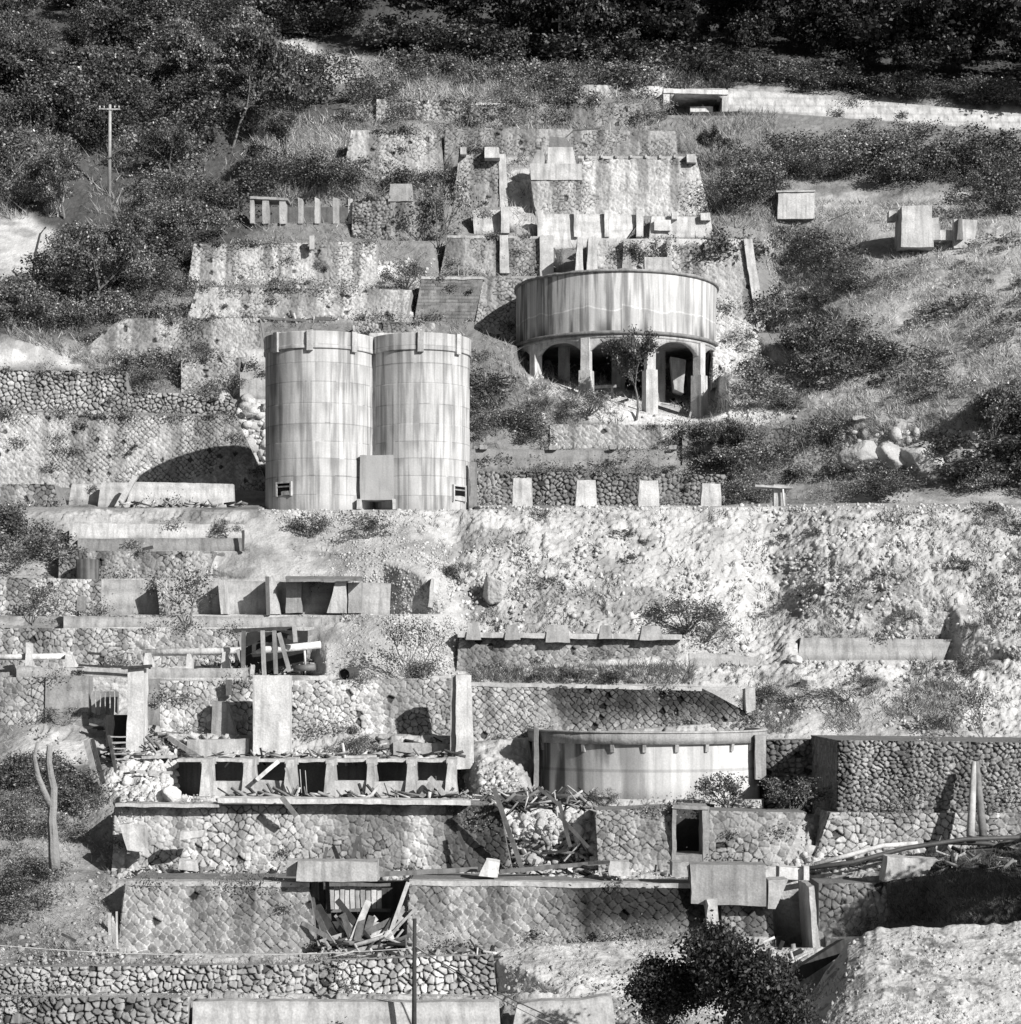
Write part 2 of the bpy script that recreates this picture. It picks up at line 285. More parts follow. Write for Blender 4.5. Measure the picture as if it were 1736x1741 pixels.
# ground below the raised tank
v0 = np.interp(us, [880, 910, 990, 1100, 1190, 1225, 1280], [636, 642, 672, 702, 714, 700, 690])[:, None]*np.ones((1, NV))
tk = np.where(VV < v0-55, 128.5+(v0-55-VV)*.004, np.where(VV < v0, 118.3+(v0-VV)/55*10, 0))
mtk = (UU > 886) & (UU < 1226) & (VV < v0) & (VV > 560)
Y2 = np.where(mtk, tk, Y2)
blk = np.zeros_like(Y2)
def rows_of(x0, x1, yt, yb, sl, u):
    if sl is None: return yt, yb
    k_ = np.clip((u-x0)/(x1-x0), 0, 1)[:, None]
    return sl[0]+(sl[1]-sl[0])*k_, sl[2]+(sl[3]-sl[2])*k_
for (x0, x1, yt, yb, Yw, push, sl) in sorted(CUTS, key=lambda c: -c[3]):
    c = (us >= x0-1) & (us <= x1+1); yt0, yb0 = yt, yb; yt, yb = rows_of(x0, x1, yt, yb, sl, us[c])
    sub = Y2[c]; vv = VV[c]
    sub = np.where(vv > yb, np.minimum(sub, Yw-.02), sub)
    sub = np.where(vv <= yb, np.maximum(sub, Yw+push), sub)
    Y2[c] = sub
    c2 = (us > x1+1) & (us < x1+130); dd_ = (UU[c2]-x1)*.016+np.maximum(UU[c2]-x1-90, 0)*.06; s2 = Y2[c2]; Y2[c2] = np.where((VV[c2] <= yb0) & (VV[c2] >= yt0), np.maximum(s2, np.minimum(Yw+.2, s2+4)-dd_), s2)
    b = blk[c]; b[(vv <= yb+3) & (vv >= yt-3)] = 1; blk[c] = b
# keep monotone going up the picture
Y2 = np.maximum.accumulate(Y2, axis=1)
k = 5; pad = np.pad(Y2, ((k, k), (0, 0)), mode='edge')
Yb = sum(pad[i:i+NU] for i in range(2*k+1))/(2*k+1)
Yb = Yb
for (x0, x1, yt, yb, Yw, push, sl) in CUTS:
    c = (us >= x0+1) & (us <= x1-1); yt, yb = rows_of(x0, x1, yt, yb, sl, us[c]); sub = Yb[c]; vv = VV[c]
    sub = np.where((vv <= yb-1) & (vv >= yt-1), np.maximum(sub, Yw+min(push, .5)), sub); Yb[c] = sub
Y2 = Yb
def depth(px, py):
    px = np.asarray(px, float); py = np.asarray(py, float)
    fi = np.interp(px, us, np.arange(NU)); fj = np.interp(-py, -vs, np.arange(NV))
    i = np.clip(fi.astype(int), 0, NU-2); j = np.clip(fj.astype(int), 0, NV-2); a = fi-i; b = fj-j
    return (Y2[i, j]*(1-a)*(1-b)+Y2[i+1, j]*a*(1-b)+Y2[i, j+1]*(1-a)*b+Y2[i+1, j+1]*a*b)

def inpoly(poly, X, Y_):
    ins = np.zeros(X.shape, bool); n = len(poly)
    for i in range(n):
        x1, y1 = poly[i]; x2, y2 = poly[(i+1) % n]
        c = ((y1 > Y_) != (y2 > Y_)) & (X < (x2-x1)*(Y_-y1)/((y2-y1) or 1e-9)+x1)
        ins ^= c
    return ins
def rect(a, b, c, d): return [(a, c), (b, c), (b, d), (a, d)]
FOREST = [(-400, -900), (2180, -900), (2180, 225), (1736, 185), (1600, 176), (1400, 150), (1240, 138), (1050, 128), (950, 118), (800, 100), (620, 96), (520, 82), (430, 50), (390, 0), (200, -20), (-400, -20)]
# ground cover: polygon, reflectance, roughness of the surface
AREAS = [
 (rect(-420, 2180, -900, 860), .19, .6), (rect(-420, 2180, 860, 2600), .36, .8),
 (FOREST, .07, .8),
 ([(-420, 0), (380, 0), (520, 130), (600, 200), (560, 320), (420, 400), (300, 480), (150, 580), (-420, 560)], .075, .7),
 ([(400, 60), (470, 50), (560, 92), (640, 105), (600, 122), (430, 95)], .5, .8),
 ([(600, 105), (1130, 130), (1130, 215), (600, 215)], .26, .6),
 ([(960, 118), (1736, 190), (1900, 210), (1900, 222), (1240, 160), (960, 140)], .36, .5),
 ([(-420, 372), (60, 372), (95, 395), (85, 470), (-420, 475)], .46, .35),
 ([(-420, 572), (60, 580), (150, 595), (205, 626), (-420, 626)], .45, .35),
 ([(430, 230), (590, 230), (575, 330), (430, 330)], .28, .5),
 ([(600, 440), (665, 440), (670, 480), (600, 490)], .55, .4),
 ([(600, 480), (720, 470), (700, 545), (560, 545)], .40, .5),
 ([(860, 262), (905, 262), (915, 400), (862, 400)], .42, .35),
 ([(1380, 330), (2180, 330), (2180, 860), (1450, 860), (1380, 640), (1340, 500), (1290, 400)], .32, .5),
 ([(1620, 400), (2180, 380), (2180, 640), (1560, 640), (1480, 560)], .42, .5),
 ([(900, 600), (1225, 600), (1350, 650), (1360, 700), (1290, 722), (1000, 722), (890, 650)], .55, .3),
 ([(886, 560), (1226, 560), (1226, 640), (1100, 668), (900, 640)], .14, .4),  # shade under the raised tank, put into the ground tone
 ([(1430, 735), (1660, 735), (1650, 800), (1430, 780)], .40, .9),
 ([(1540, 800), (1736, 820), (1736, 860), (1540, 860)], .3, .3),
 ([(395, 662), (456, 690), (456, 790), (425, 770)], .42, 1.3),
 ([(-420, 862), (110, 862), (110, 1600), (-420, 1600)], .27, .6),
 ([(450, 862), (1800, 862), (1800, 1250), (1300, 1250), (760, 1160), (660, 1000), (450, 870)], .41, .85),
 ([(560, 880), (760, 880), (780, 1160), (540, 1150), (520, 1080), (640, 1040)], .38, .4),
 ([(420, 870), (600, 870), (640, 980), (360, 985)], .38, .4),
 ([(1290, 1160), (1640, 1160), (1640, 1240), (1240, 1250)], .36, .5),
 ([(200, 1296), (375, 1296), (380, 1366), (180, 1366)], .6, 1.),
 ([(840, 1365), (1015, 1365), (1015, 1484), (860, 1484)], .5, 1.2),
 ([(200, 1400), (420, 1400), (420, 1480), (190, 1480)], .4, 1.),
 ([(30, 1230), (140, 1230), (160, 1330), (30, 1300)], .45, .4),
 ([(-420, 1300), (170, 1300), (200, 1640), (-420, 1640)], .22, .6),
 ([(100, 1430), (185, 1460), (190, 1620), (60, 1600)], .3, .4),
 ([(840, 1592), (1250, 1592), (1250, 1700), (840, 1700)], .42, .6),
 ([(1500, 1440), (2180, 1420), (2180, 1600), (1500, 1600)], .09, .4),  # gully ground toned dark, its cast shadow put into the colour
 ([(-420, 1740), (2180, 1740), (2180, 2600), (-420, 2600)], .2, .5),
]
A = np.full(UU.shape, .3); Rg = np.full(UU.shape, .6)
jx = (fbm(UU/40., VV/40., UU*0, 1., 3, 21)-.5)*46; jy = (fbm(UU/40., VV/40., UU*0, 1., 3, 31)-.5)*36
for poly, a_, r_ in AREAS:
    m = inpoly(poly, UU+jx, VV+jy); A[m] = a_; Rg[m] = r_
def blur(a, k, ax):
    p_ = np.pad(a, [(k, k) if i == ax else (0, 0) for i in (0, 1)], mode='edge'); c_ = np.cumsum(p_, axis=ax, dtype=float)
    hi = np.take(c_, range(2*k, p_.shape[ax]), axis=ax); lo = np.take(np.pad(c_, [(1, 0) if i == ax else (0, 0) for i in (0, 1)]), range(0, p_.shape[ax]-2*k), axis=ax)
    return (hi-lo)/(2*k+1)
Rg = blur(blur(blur(blur(Rg, 9, 0), 9, 1), 9, 0), 5, 1); A = blur(blur(A, 3, 0), 3, 1)
X = (UU-CX)/F*Y2; Z = (HY-VV)/F*Y2
def relief(x, y, z):
    """rocky relief in metres: blocks, stones and grit"""
    t = z*.9+y*.6
    f1, e, h, ox, oy = voro(x+.5*fbm(x, y, z, .8, 2, 4), t, .95, 1, .3, 1)
    d = (h-.4)*.30+ox*.16*(h-.5)+oy*.22-.10*(1-sst(0, .12, e))
    f1, e, h2, ox, oy = voro(x, t, .38, 1, .7, 2)
    d2 = (h2-.4)*.16+oy*.12-.06*(1-sst(0, .16, e))
    n = fbm(x, y, z, 3.2, 3, 8)-.5
    return d, d2, n, h, h2
d, d2, n, hh, hh2 = relief(X, Y2, Z)
_f, _e, h3_, _ox, _oy = voro(X+.2*n, Z*.9+Y2*.6, .24, 1, .5, 7); d3 = (h3_-.5)*.09+_oy*.10
er = np.abs(fbm(X+.5*fbm(X, Y2, Z, 2, 2, 51), Z*.16, X*0, 1.3, 4, 52)-.5)*2; bare = sst(.36, .46, A)*((VV > 866) & (VV < 1260))
edge = (1-blk)
near = np.ones_like(Y2)
gap = np.abs(np.diff(Y2, axis=1, prepend=Y2[:, :1])) > 1.0      # calm the surface at terrace lips
disp = edge*(Rg*(.45*d+.75*d2+d3)*sst(.25, .95, Rg)+Rg*n*.6+.16*Rg*(fbm(X, Y2, Z, .45, 3, 12)-.5))
disp += edge*bare*(-.22*sst(.2, .0, er)*sst(.42, .6, fbm(X, Z, X*0, 4., 2, 57)))
disp = np.where(gap, disp*.2, disp)
disp *= np.where((VV < 868) & (VV > 845), .15, 1)
gx, gy, gz = X, Y2-disp*.7, Z+disp*.75
clump = sst(.5, .66, fbm(X, Y2, Z, 1.6, 4, 40))
tone = A*(.86+.28*hh2)*(1-.35*clump*(A > .2))
mound = None
tone *= .82+.36*fbm(X, Y2, Z, 7, 3, 44)
tone *= 1-.18*bare*sst(.5, .62, fbm(X, Z, X*0, .8, 5, 47))
g = mesh('hillside', np.stack([gx, gy, gz], -1).reshape(-1, 3), grid_faces(NU, NV, False), M_GROUND, tone.ravel())
tag(g, kind='structure')
print('terrain', NU, NV)

# ---------------------------------------------------------------- walls
def wall_mesh(name, q, Y, st='poly', size=.4, tone=.3, jt=.5, th=1.5, batter=.16, cope=0, chip=.03, stainx=None, stripes=0, lightjoint=0, parent=None, seed=0):
    xtl, xtr, xbr, xbl, ytl, ytr, ybr, ybl = q
    wm = (max(xtr, xbr)-min(xtl, xbl))/F*Y; hm = (max(ybr, ybl)-min(ytl, ytr))/F*Y
    cell = {'conc': .16, 'brick': .05}.get(st, .032*max(1, Y/80))
    nu = max(3, int(wm/cell)); nv = max(3, int((hm+.7)/cell))
    s, t = np.meshgrid(np.linspace(0, 1, nu), np.linspace(0, (hm+.7)/hm, nv), indexing='ij')
    px = (xtl+(xtr-xtl)*s)*(1-t)+(xbl+(xbr-xbl)*s)*t
    yt = ytl+(ytr-ytl)*s; yb = ybl+(ybr-ybl)*s
    py = yt+(yb-yt)*t
    Yd = Y+batter*hm*(1-t)
    x = (px-CX)/F*Yd; z = (HY-py)/F*Yd
    # ragged top
    top = sst(.25, 0, t) if hm > 1 else sst(.6, 0, t)
    z = z-top*chip*2.2*fbm(x, x*0+seed, x*0, .9, 4, 50+seed)
    tn = np.full(x.shape, float(tone)); dy = np.zeros(x.shape)
    if st == 'conc':
        dy = (fbm(x, z, x*0, .5, 3, 60+seed)-.5)*.03
        tn = tn*(1-.3*sst(.12, 0, t)*fbm(x, x*0, z, .5, 2, 61))*(1-.25*sst(.8, 1., t))
        # formwork lifts and vertical joints
        tn = tn*np.where(np.abs(((z+100)/.62) % 1-.5) < .13, .86, 1)
    elif st == 'brick':
        r = np.floor(z/.2).astype(np.int64); bx = x/size+(r % 2)*.5; fx = bx % 1; fz = (z/.2) % 1
        jo = (fx < .06) | (fz < .14)
        tn = tn*(.75+.5*h3(np.floor(bx).astype(np.int64), r, r*0, 5)); tn = np.where(jo, tn*.6, tn); dy = np.where(jo, .02, 0.)
        tn = tn*(1+.5*sst(.45, .3, fbm(x, x*0, z*.4, 1.5, 3, 66)))
    else:
        size = size*.76; wx = x+.22*(fbm(x, z, x*0, .9, 3, 70)-.5); wz = z+.22*(fbm(x, z, x*0, .9, 3, 71)-.5)
        if st == 'diamond': f1, e, h, ox, oy = voro(wx, wz, size*.8, .5, math.pi/4, 80+seed)
        elif st == 'rubble': f1, e, h, ox, oy = voro(wx, wz*1.15, size*.85, .95, .2, 80+seed)
        else: f1, e, h, ox, oy = voro(wx, wz, size*.8, .8, math.pi/4+.1, 80+seed, 1.1)
        jw = {'diamond': .12, 'rubble': .15}.get(st, .12)*(1. if Y < 95 else 1.25)
        jo = 1-sst(jw*.3, jw, e+.05*(fbm(x, z, x*0, .2, 2, 76)-.5))
        patch = sst(.44, .56, fbm(x, z, x*0, 1.7, 3, 90+seed))    # weathered joints here, flush mortar there
        deep = (.10 if st == 'rubble' else .055)*(1-.7*jt*patch)
        dome = (1-np.clip(f1/.72, 0, 1)**2)
        rs = .55 if Y > 120 else 1.
        gr = fbm(x, z, x*0, .16, 3, 75+seed)-.5; h4 = (h*13.7) % 1
        face = sst(0, .30 if st == 'rubble' else .2, e)
        dy = -(face*(.07 if st == 'rubble' else .025)+(h-.5)*(.08 if st == 'rubble' else .025)+(ox*(h4-.5)*1.5-oy*(.25+h*.5))*(.05 if st != 'rubble' else .10))+jo*deep*rs+gr*.06*rs
        h2 = (h*7.13) % 1
        vr = .28 if Y > 120 else .5 if Y > 100 else .75
        stone = (1-.38*vr+.76*vr*h2)*(1+gr*.8)
        jtone = np.where(patch*jt > .25, 1.2+.6*lightjoint, .16+.95*lightjoint)
        tn = tn*(stone*(1-jo)+jtone*jo)
        if st == 'rubble': tn = np.where(jo > .5, np.maximum(tn, tone*.34), tn)
        # damp and lichen: broad patches and drips from the top
        dr = fbm(x, x*0+seed, z*.12, .8, 4, 95+seed)
        tn = tn*(1.12-.62*sst(.46, .66, dr)*(1-.4*t))
        tn = tn*(.78+.44*fbm(x, z, x*0, 3.4, 3, 97+seed))
        # missing stones: holes set back, their shade darkened into the tone
        tn = np.where((h > .985), tn*.3, tn); dy = np.where(h > .985, dy+.12, dy)
    if stripes:
        k = (fbm(px/60, px*0, py/500, 1., 2, 33)); tn = tn*(1.12-.62*sst(.42, .58, k+.06*t)*sst(500, 620, px)); tn = tn*np.where((px > 770) & (px < 860), .6, 1)
    if stainx:
        a_, b_, m_ = stainx
        sx = s+.25*(fbm(x, x*0, z*.5, 1.6, 3, 99)-.5)+.0*t
        tn = tn*(1-(1-m_)*sst(a_-.03, b_, sx)*sst(1.25, .45, t+.3*(fbm(x, z, x*0, .9, 3, 98)-.5)))
    Yf = Yd+dy
    V = np.stack([x, Yf, z], -1).reshape(-1, 3)
    n0 = nu*nv; faces = [grid_faces(nu, nv, True)]
    idx = np.arange(n0).reshape(nu, nv)
    loop = np.concatenate([idx[0, ::-1], idx[1:, 0], idx[-1, 1:]])       # up the left side, along the top, down the right
    B = V[loop].copy(); B[:, 1] += th
    V0 = V[loop]; tl = np.full(len(loop), float(tone)*.85)
    m = len(loop); a = np.arange(m-1)
    faces.append(np.stack([n0+a, n0+a+1, n0+m+a+1, n0+m+a], 1))
    Vx = [V, V0, B]; Tx = [tn.ravel(), tl, tl]
    if th > 2.4 and st != 'conc':
        nd = int(th/cell); col_ = V[idx[0]]; q_, r_ = np.meshgrid(np.linspace(0, 1, nd), np.arange(nv), indexing='ij')
        sx = np.broadcast_to(col_[None, :, 0], q_.shape).copy(); sy = col_[None, :, 1]+q_*th; sz = np.broadcast_to(col_[None, :, 2], q_.shape)
        f1, e, h, ox, oy = voro(sy, sz, size*.8, .7, .7, 180+seed); jo = 1-sst(.03, .12, e)
        sx = sx-.03-(h-.5)*.05*sst(0, .1, q_)+jo*.04; o_ = n0+2*m
        Vx.append(np.stack([sx, sy, sz], -1).reshape(-1, 3)); Tx.append((tone*(.7+.5*h)*(1-.5*jo)).ravel()); faces.append(grid_faces(nd, nv, False, o_))
    ob = mesh(name, np.concatenate(Vx), np.concatenate(faces), M_CONC if st == 'conc' else M_STONE, np.concatenate(Tx), parent)
    if cope:
        hh_ = .16 if cope == 1 else .42
        c = strip((xtl-1, ytl), (xtr+1, ytr), Y+batter*hm-.06, hh_, .6, .40 if cope == 1 else .50)
        c.name = 'coping'; c.parent = ob
    return ob
def boxmesh(name, c8, mat, tone, parent=None, cell=.22, jit=.03, seed=0):
    """box from 8 corners (front bl,br,tr,tl then back) with subdivided, slightly worn faces"""
    c8 = np.array(c8, float)
    def face(a, b, c, d_):
        w_ = max(np.linalg.norm(c8[b]-c8[a]), np.linalg.norm(c8[c]-c8[d_])); h_ = max(np.linalg.norm(c8[d_]-c8[a]), np.linalg.norm(c8[c]-c8[b]))
        nu = min(90, max(2, int(w_/cell)+2)); nv = min(90, max(2, int(h_/cell)+2))
        s, t = np.meshgrid(np.linspace(0, 1, nu), np.linspace(0, 1, nv), indexing='ij'); s = s[..., None]; t = t[..., None]
        return ((c8[a]*(1-s)+c8[b]*s)*(1-t)+(c8[d_]*(1-s)+c8[c]*s)*t).reshape(-1, 3), nu, nv
    Vs = []; Fs = []; o = 0
    for f in ((0, 1, 2, 3), (5, 4, 7, 6), (4, 0, 3, 7), (1, 5, 6, 2), (3, 2, 6, 7), (4, 5, 1, 0)):
        v, nu, nv = face(*f); Vs.append(v); Fs.append(grid_faces(nu, nv, False, o)); o += len(v)
    V = np.concatenate(Vs)
    if jit:
        q = V*1.0
        V = V+np.stack([fbm(q[:, 0]+k*9, q[:, 1], q[:, 2], .5, 4, 70+k+seed)-.5 for k in range(3)], 1)*jit*3
    return mesh(name, V, np.concatenate(Fs), mat, tone, parent)
def strip(p0, p1, Y, h, dpt, tone, name='coping', mat=None, parent=None, Y1=None, **kw):
    """a horizontal member: px end points of its TOP front edge, height and depth in metres"""
    Y1 = Y if Y1 is None else Y1
    a = P(*p0, Y); b = P(*p1, Y1); dn = np.array([0, 0, -h]); bk = np.array([0, dpt, 0])
    return boxmesh(name, [a+dn, b+dn, b, a, a+dn+bk, b+dn+bk, b+bk, a+bk], mat or M_CONC, tone, parent, **kw)
def slab(name, q, Y, th, tone, parent=None, mat=None, batter=0., back=None, **kw):
    """a standing slab: q as for walls, th metres deep"""
    xtl, xtr, xbr, xbl, ytl, ytr, ybr, ybl = q
    Yt = Y+batter
    fr = [P(xbl, ybl, Y), P(xbr, ybr, Y), P(xtr, ytr, Yt), P(xtl, ytl, Yt)]
    bk = [p+np.array([0, th, 0]) for p in fr]
    return boxmesh(name, fr+bk, mat or M_CONC, tone, parent, **kw)
WSPEC = list(WALLS)
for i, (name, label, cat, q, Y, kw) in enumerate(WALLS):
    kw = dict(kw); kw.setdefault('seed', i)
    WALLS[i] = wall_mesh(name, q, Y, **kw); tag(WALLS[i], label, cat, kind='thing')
def wall_by(s): return next(o for o in WALLS if s in o['label'])
# ---------------------------------------------------------------- concrete pieces, timbers, pipes
def T(o, label, cat, group=None): return tag(o, label, cat, group, 'thing')
def gY(x0, x1, y): return float(np.min(depth(np.linspace(x0, x1, 7), np.full(7, y))))-.35
def block(name, label, cat, q, Y=None, th=1., tone=.42, parent=None, batter=0., group=None, **kw):
    """q = (x left, x right, row top, row bottom) or the eight numbers of a wall"""
    if len(q) == 4: q = (q[0], q[1], q[1], q[0], q[2], q[2], q[3], q[3])
    if Y is None: Y = gY(q[3], q[2], (q[6]+q[7])/2); q = q[:6]+(q[6]+5, q[7]+5)
    o = slab(name, q, Y, th, tone, parent, batter=batter, **kw)
    if label: T(o, label, cat, group)
    return o
def tube(name, pts, r, mat, tone, parent=None, n=8, r1=None, caps=True, wob=0.):
    pts = [np.array(p, float) for p in pts]; V = []; Fc = []; r1 = r if r1 is None else r1
    rdg = [1+wob*R.uniform(-1, 1.4) for _ in range(n)]
    for i, p in enumerate(pts):
        d_ = pts[min(i+1, len(pts)-1)]-pts[max(i-1, 0)]; d_ = d_/(np.linalg.norm(d_)+1e-9)
        u = np.cross(d_, (0, 0, 1) if abs(d_[2]) < .9 else (1, 0, 0)); u /= np.linalg.norm(u); v_ = np.cross(d_, u)
        rr = r+(r1-r)*i/(len(pts)-1)
        for k in range(n):
            a = 2*math.pi*k/n; q = rr*(rdg[k]+(wob*.4*R.uniform(-1, 1) if wob else 0)); V.append(p+u*math.cos(a)*q+v_*math.sin(a)*q)
    for i in range(len(pts)-1):
        for k in range(n): Fc.append((i*n+k, i*n+(k+1) % n, (i+1)*n+(k+1) % n, (i+1)*n+k))
    if caps: Fc.append(tuple(range(n))[::-1]); Fc.append(tuple((len(pts)-1)*n+k for k in range(n)))
    return mesh(name, V, Fc, mat, tone, parent, smooth=n > 5)
def beam(name, p0, p1, Y0, Y1, wd, hd, tone, parent=None, mat=None, jit=.01):
    a = P(*p0, Y0); b = P(*p1, Y1); d_ = (b-a)/np.linalg.norm(b-a)
    u = np.cross(d_, (0, 1, 0)); u /= np.linalg.norm(u)+1e-9; v_ = np.cross(u, d_)
    c = [a-u*wd/2, b-u*wd/2, b+u*wd/2, a+u*wd/2]; bk = [p+v_*hd*(1 if v_[1] > 0 else -1) for p in c]
    return boxmesh(name, c+bk, mat or M_WOOD, tone, parent, jit=jit, cell=.35)
# ---- parts of the walls built above
w_ = wall_by('buttresses and a lean-to')
for q in ((266, 276, 282, 272, 984, 984, 1044, 1044), (370, 380, 386, 376, 986, 986, 1044, 1044), (452, 462, 476, 456, 980, 980, 1044, 1044), (572, 588, 588, 556, 984, 984, 1042, 1042)):
    slab('buttress', q, 89.6 if q[0] < 500 else 89.2, 1.2, .42, w_)
slab('panel', (486, 512, 512, 486, 988, 988, 1042, 1042), 89.9, .9, .27, w_); slab('panel', (592, 614, 614, 592, 990, 990, 1042, 1042), 89.7, .9, .29, w_)
o = boxmesh('lean_to_roof', [P(486, 989, 88.9), P(616, 988, 88.9), P(616, 984, 88.9), P(486, 984, 88.9), P(486, 984, 90.9), P(616, 984, 90.9), P(616, 980, 90.9), P(486, 980, 90.9)], M_WOOD, .2, w_)
beam('post', (454, 980), (456, 1046), 89.3, 89.3, .16, .14, .12, w_)
w_ = wall_by('five concrete piers')
for q in ((796, 812, 818, 792, 1060, 1060, 1088, 1088), (862, 880, 886, 858, 1062, 1062, 1088, 1088), (930, 966, 970, 928, 1062, 1062, 1092, 1092), (1022, 1038, 1042, 1018, 1063, 1063, 1086, 1086), (1092, 1122, 1128, 1088, 1064, 1064, 1088, 1088)):
    slab('pier', q, 87.2, .9, .31, w_, batter=.15)
strip((778, 1075), (1160, 1079), 87.35, .22, .7, .42, 'cap_course', parent=w_)
w_ = wall_by('streaked bright concrete wall')
for x0, x1 in ((914, 924), (976, 984), (1028, 1036), (1082, 1094)):
    slab('pier', (x0, x1, x1, x0, 357, 357, 402, 402), 131.85, .8, .50, w_, batter=.2)
w_ = wall_by('small bright concrete wall left')
slab('pier', (852, 866, 866, 852, 352, 352, 396, 396), 132., .8, .5, w_)
w_ = wall_by('right foot of the great wall')
slab('step', (1112, 1140, 1140, 1112, 374, 374, 392, 392), 132.1, .7, .55, w_); slab('pier', (1142, 1152, 1152, 1142, 360, 360, 372, 372), 132.1, .7, .52, w_); slab('pier', (1192, 1208, 1208, 1192, 362, 362, 374, 374), 132.1, .7, .52, w_)
w_ = wall_by('piers above and left of the raised')
for x0, x1, b in ((850, 864, 464), (918, 940, 470)):
    slab('pier', (x0, x1, x1+2, x0, 400, 400, b, b), 129.0, 1., .42, w_, batter=.35)
w_ = wall_by('broad battered masonry')
slab('pier', (1060, 1072, 1074, 1058, 407, 407, 462, 462), 127.9, .8, .33, w_); slab('edge_strip', (1264, 1279, 1304, 1288, 406, 406, 566, 566), 127.5, 1.4, .46, w_, batter=.7)
slab('pier', (1134, 1141, 1141, 1134, 408, 408, 440, 440), 127.9, .8, .4, w_); slab('panel', (1198, 1216, 1226, 1200, 410, 410, 438, 438), 128.1, .6, .33, w_)
w_ = wall_by('great battered masonry')
for k in range(8):
    x = 996+k*25; slab('merlon', (x, x+4, x+4, x, 263, 263, 268, 268), 135.85, .8, .42, w_)
slab('edge_block', (1168, 1182, 1184, 1168, 262, 262, 276, 276), 135.5, .8, .46, w_)
w_ = wall_by('overgrown masonry wall left of the earth')
slab('edge_strip', (848, 860, 864, 850, 262, 262, 354, 354), 136.45, 1.4, .42, w_, batter=.6); slab('block', (824, 848, 850, 824, 250, 250, 268, 268), 136.2, 1.2, .5, w_); slab('block', (783, 793, 793, 783, 250, 250, 262, 262), 136.4, 1., .45, w_)
w_ = wall_by('concrete band beside')
slab('concrete_band', (901, 989, 990, 903, 278, 278, 306, 306), 134.85, 1.6, .46, w_)
w_ = wall_by('grey masonry wall right of the ragged')
slab('rendered_panel', (664, 700, 702, 660, 312, 312, 342, 342), 132.0, 1., .30, w_)
w_ = wall_by('long streaked masonry wall')
strip((370, 1357), (800, 1361), 70.9, .17, 1.2, .5, 'ledge_slab', parent=w_)
strip((196, 1366), (372, 1367), 71.0, .12, .8, .42, 'ledge_slab', parent=w_)
w_ = wall_by('long low concrete band under')
for x in (822, 940, 1042, 1144): slab('nib', (x-6, x+6, x+6, x-6, 757, 757, 764, 764), 109.5, .6, .3, w_)
# ---- free standing blocks
block('concrete_wall', 'high stepped concrete block on top of the masonry buttress', 'concrete block', (932, 974, 980, 930, 250, 250, 280, 280), 135.2, 2.2, .47)
block('concrete_wall', 'dark stained concrete head above the stepped block', 'concrete block', (935, 962, 975, 934, 232, 234, 252, 252), 136., 1.6, .17)
block('concrete_wall', 'wedge shaped concrete block left of the stepped block', 'concrete block', (914, 922, 930, 903, 254, 254, 280, 280), 135.4, 1.6, .33)
for i, (x0, x1, yt, yb, ti, lb) in enumerate([(982, 990, 402, 466, 2, 'slim concrete fin just behind the tank rim, left of the gap'), (1001, 1014, 402, 466, -3, 'broader concrete fin just behind the tank rim, right of the slim one')]):
    block('concrete_fin', lb, 'concrete pier', (x0, x1, x1+2, x0-4, yt, yt, yb, yb), 126.6, 1.4, .5)
block('concrete_block', 'striped concrete block standing up behind the tank rim', 'concrete block', (1096, 1142, 1144, 1096, 437, 437, 476, 476), 126.2, 1.2, .42)
# ruins on the grassy slope at right
Yh = gY(1310, 1390, 364)
o = block('concrete_hut', 'small square concrete hut alone on the grassy slope', 'concrete hut', (1324, 1385, 1385, 1322, 326, 324, 372, 372), Yh, 2.6, .46)
strip((1320, 324), (1386, 323), Yh-.1, .1, 2.8, .42, 'roof_slab', parent=o); slab('shaded_side', (1313, 1321, 1321, 1313, 330, 330, 366, 366), Yh+.9, 1.5, .3, o)  # left slab's darker tone paints the shaded side of the hut
Yr = gY(1505, 1665, 412)
o = block('concrete_ruin', 'tall broken concrete ruin stepping down at the right', 'ruin', (1534, 1584, 1588, 1532, 350, 349, 420, 420), Yr, 2.2, .44)
slab('step', (1584, 1596, 1600, 1584, 370, 370, 408, 408), Yr+.1, 1.8, .42, o); slab('low_wall', (1596, 1622, 1622, 1596, 391, 391, 408, 408), Yr+.3, .5, .46, o); slab('low_wall', (1622, 1662, 1656, 1622, 372, 374, 422, 422), Yr+.02, .5, .46, o)
slab('side_post', (1511, 1523, 1523, 1511, 358, 358, 376, 376), Yr+1.2, .5, .46, o); slab('fin', (1630, 1636, 1638, 1627, 371, 371, 408, 408), Yr-.4, .5, .2, o)
block('concrete_slab', 'buried flat roof slab below the forest at upper left', 'slab', (516, 612, 622, 520, 130, 126, 156, 154), 155.5, 3., .40)
block('concrete_slab', 'thin pale ledge slab among the upper shrubs', 'slab', (800, 874, 874, 800, 174, 176, 180, 178), 147.5, 1.2, .6)
# row of openings at the upper left
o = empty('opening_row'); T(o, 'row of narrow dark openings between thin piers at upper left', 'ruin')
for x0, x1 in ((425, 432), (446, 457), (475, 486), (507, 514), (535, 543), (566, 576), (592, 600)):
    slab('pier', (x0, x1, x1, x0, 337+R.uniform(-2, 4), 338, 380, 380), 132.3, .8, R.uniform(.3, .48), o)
strip((425, 334), (490, 336), 132.2, .16, 1.5, .3, 'lintel', parent=o); slab('back_wall', (425, 600, 600, 425, 352, 352, 380, 380), 135.8, .5, .12, o)
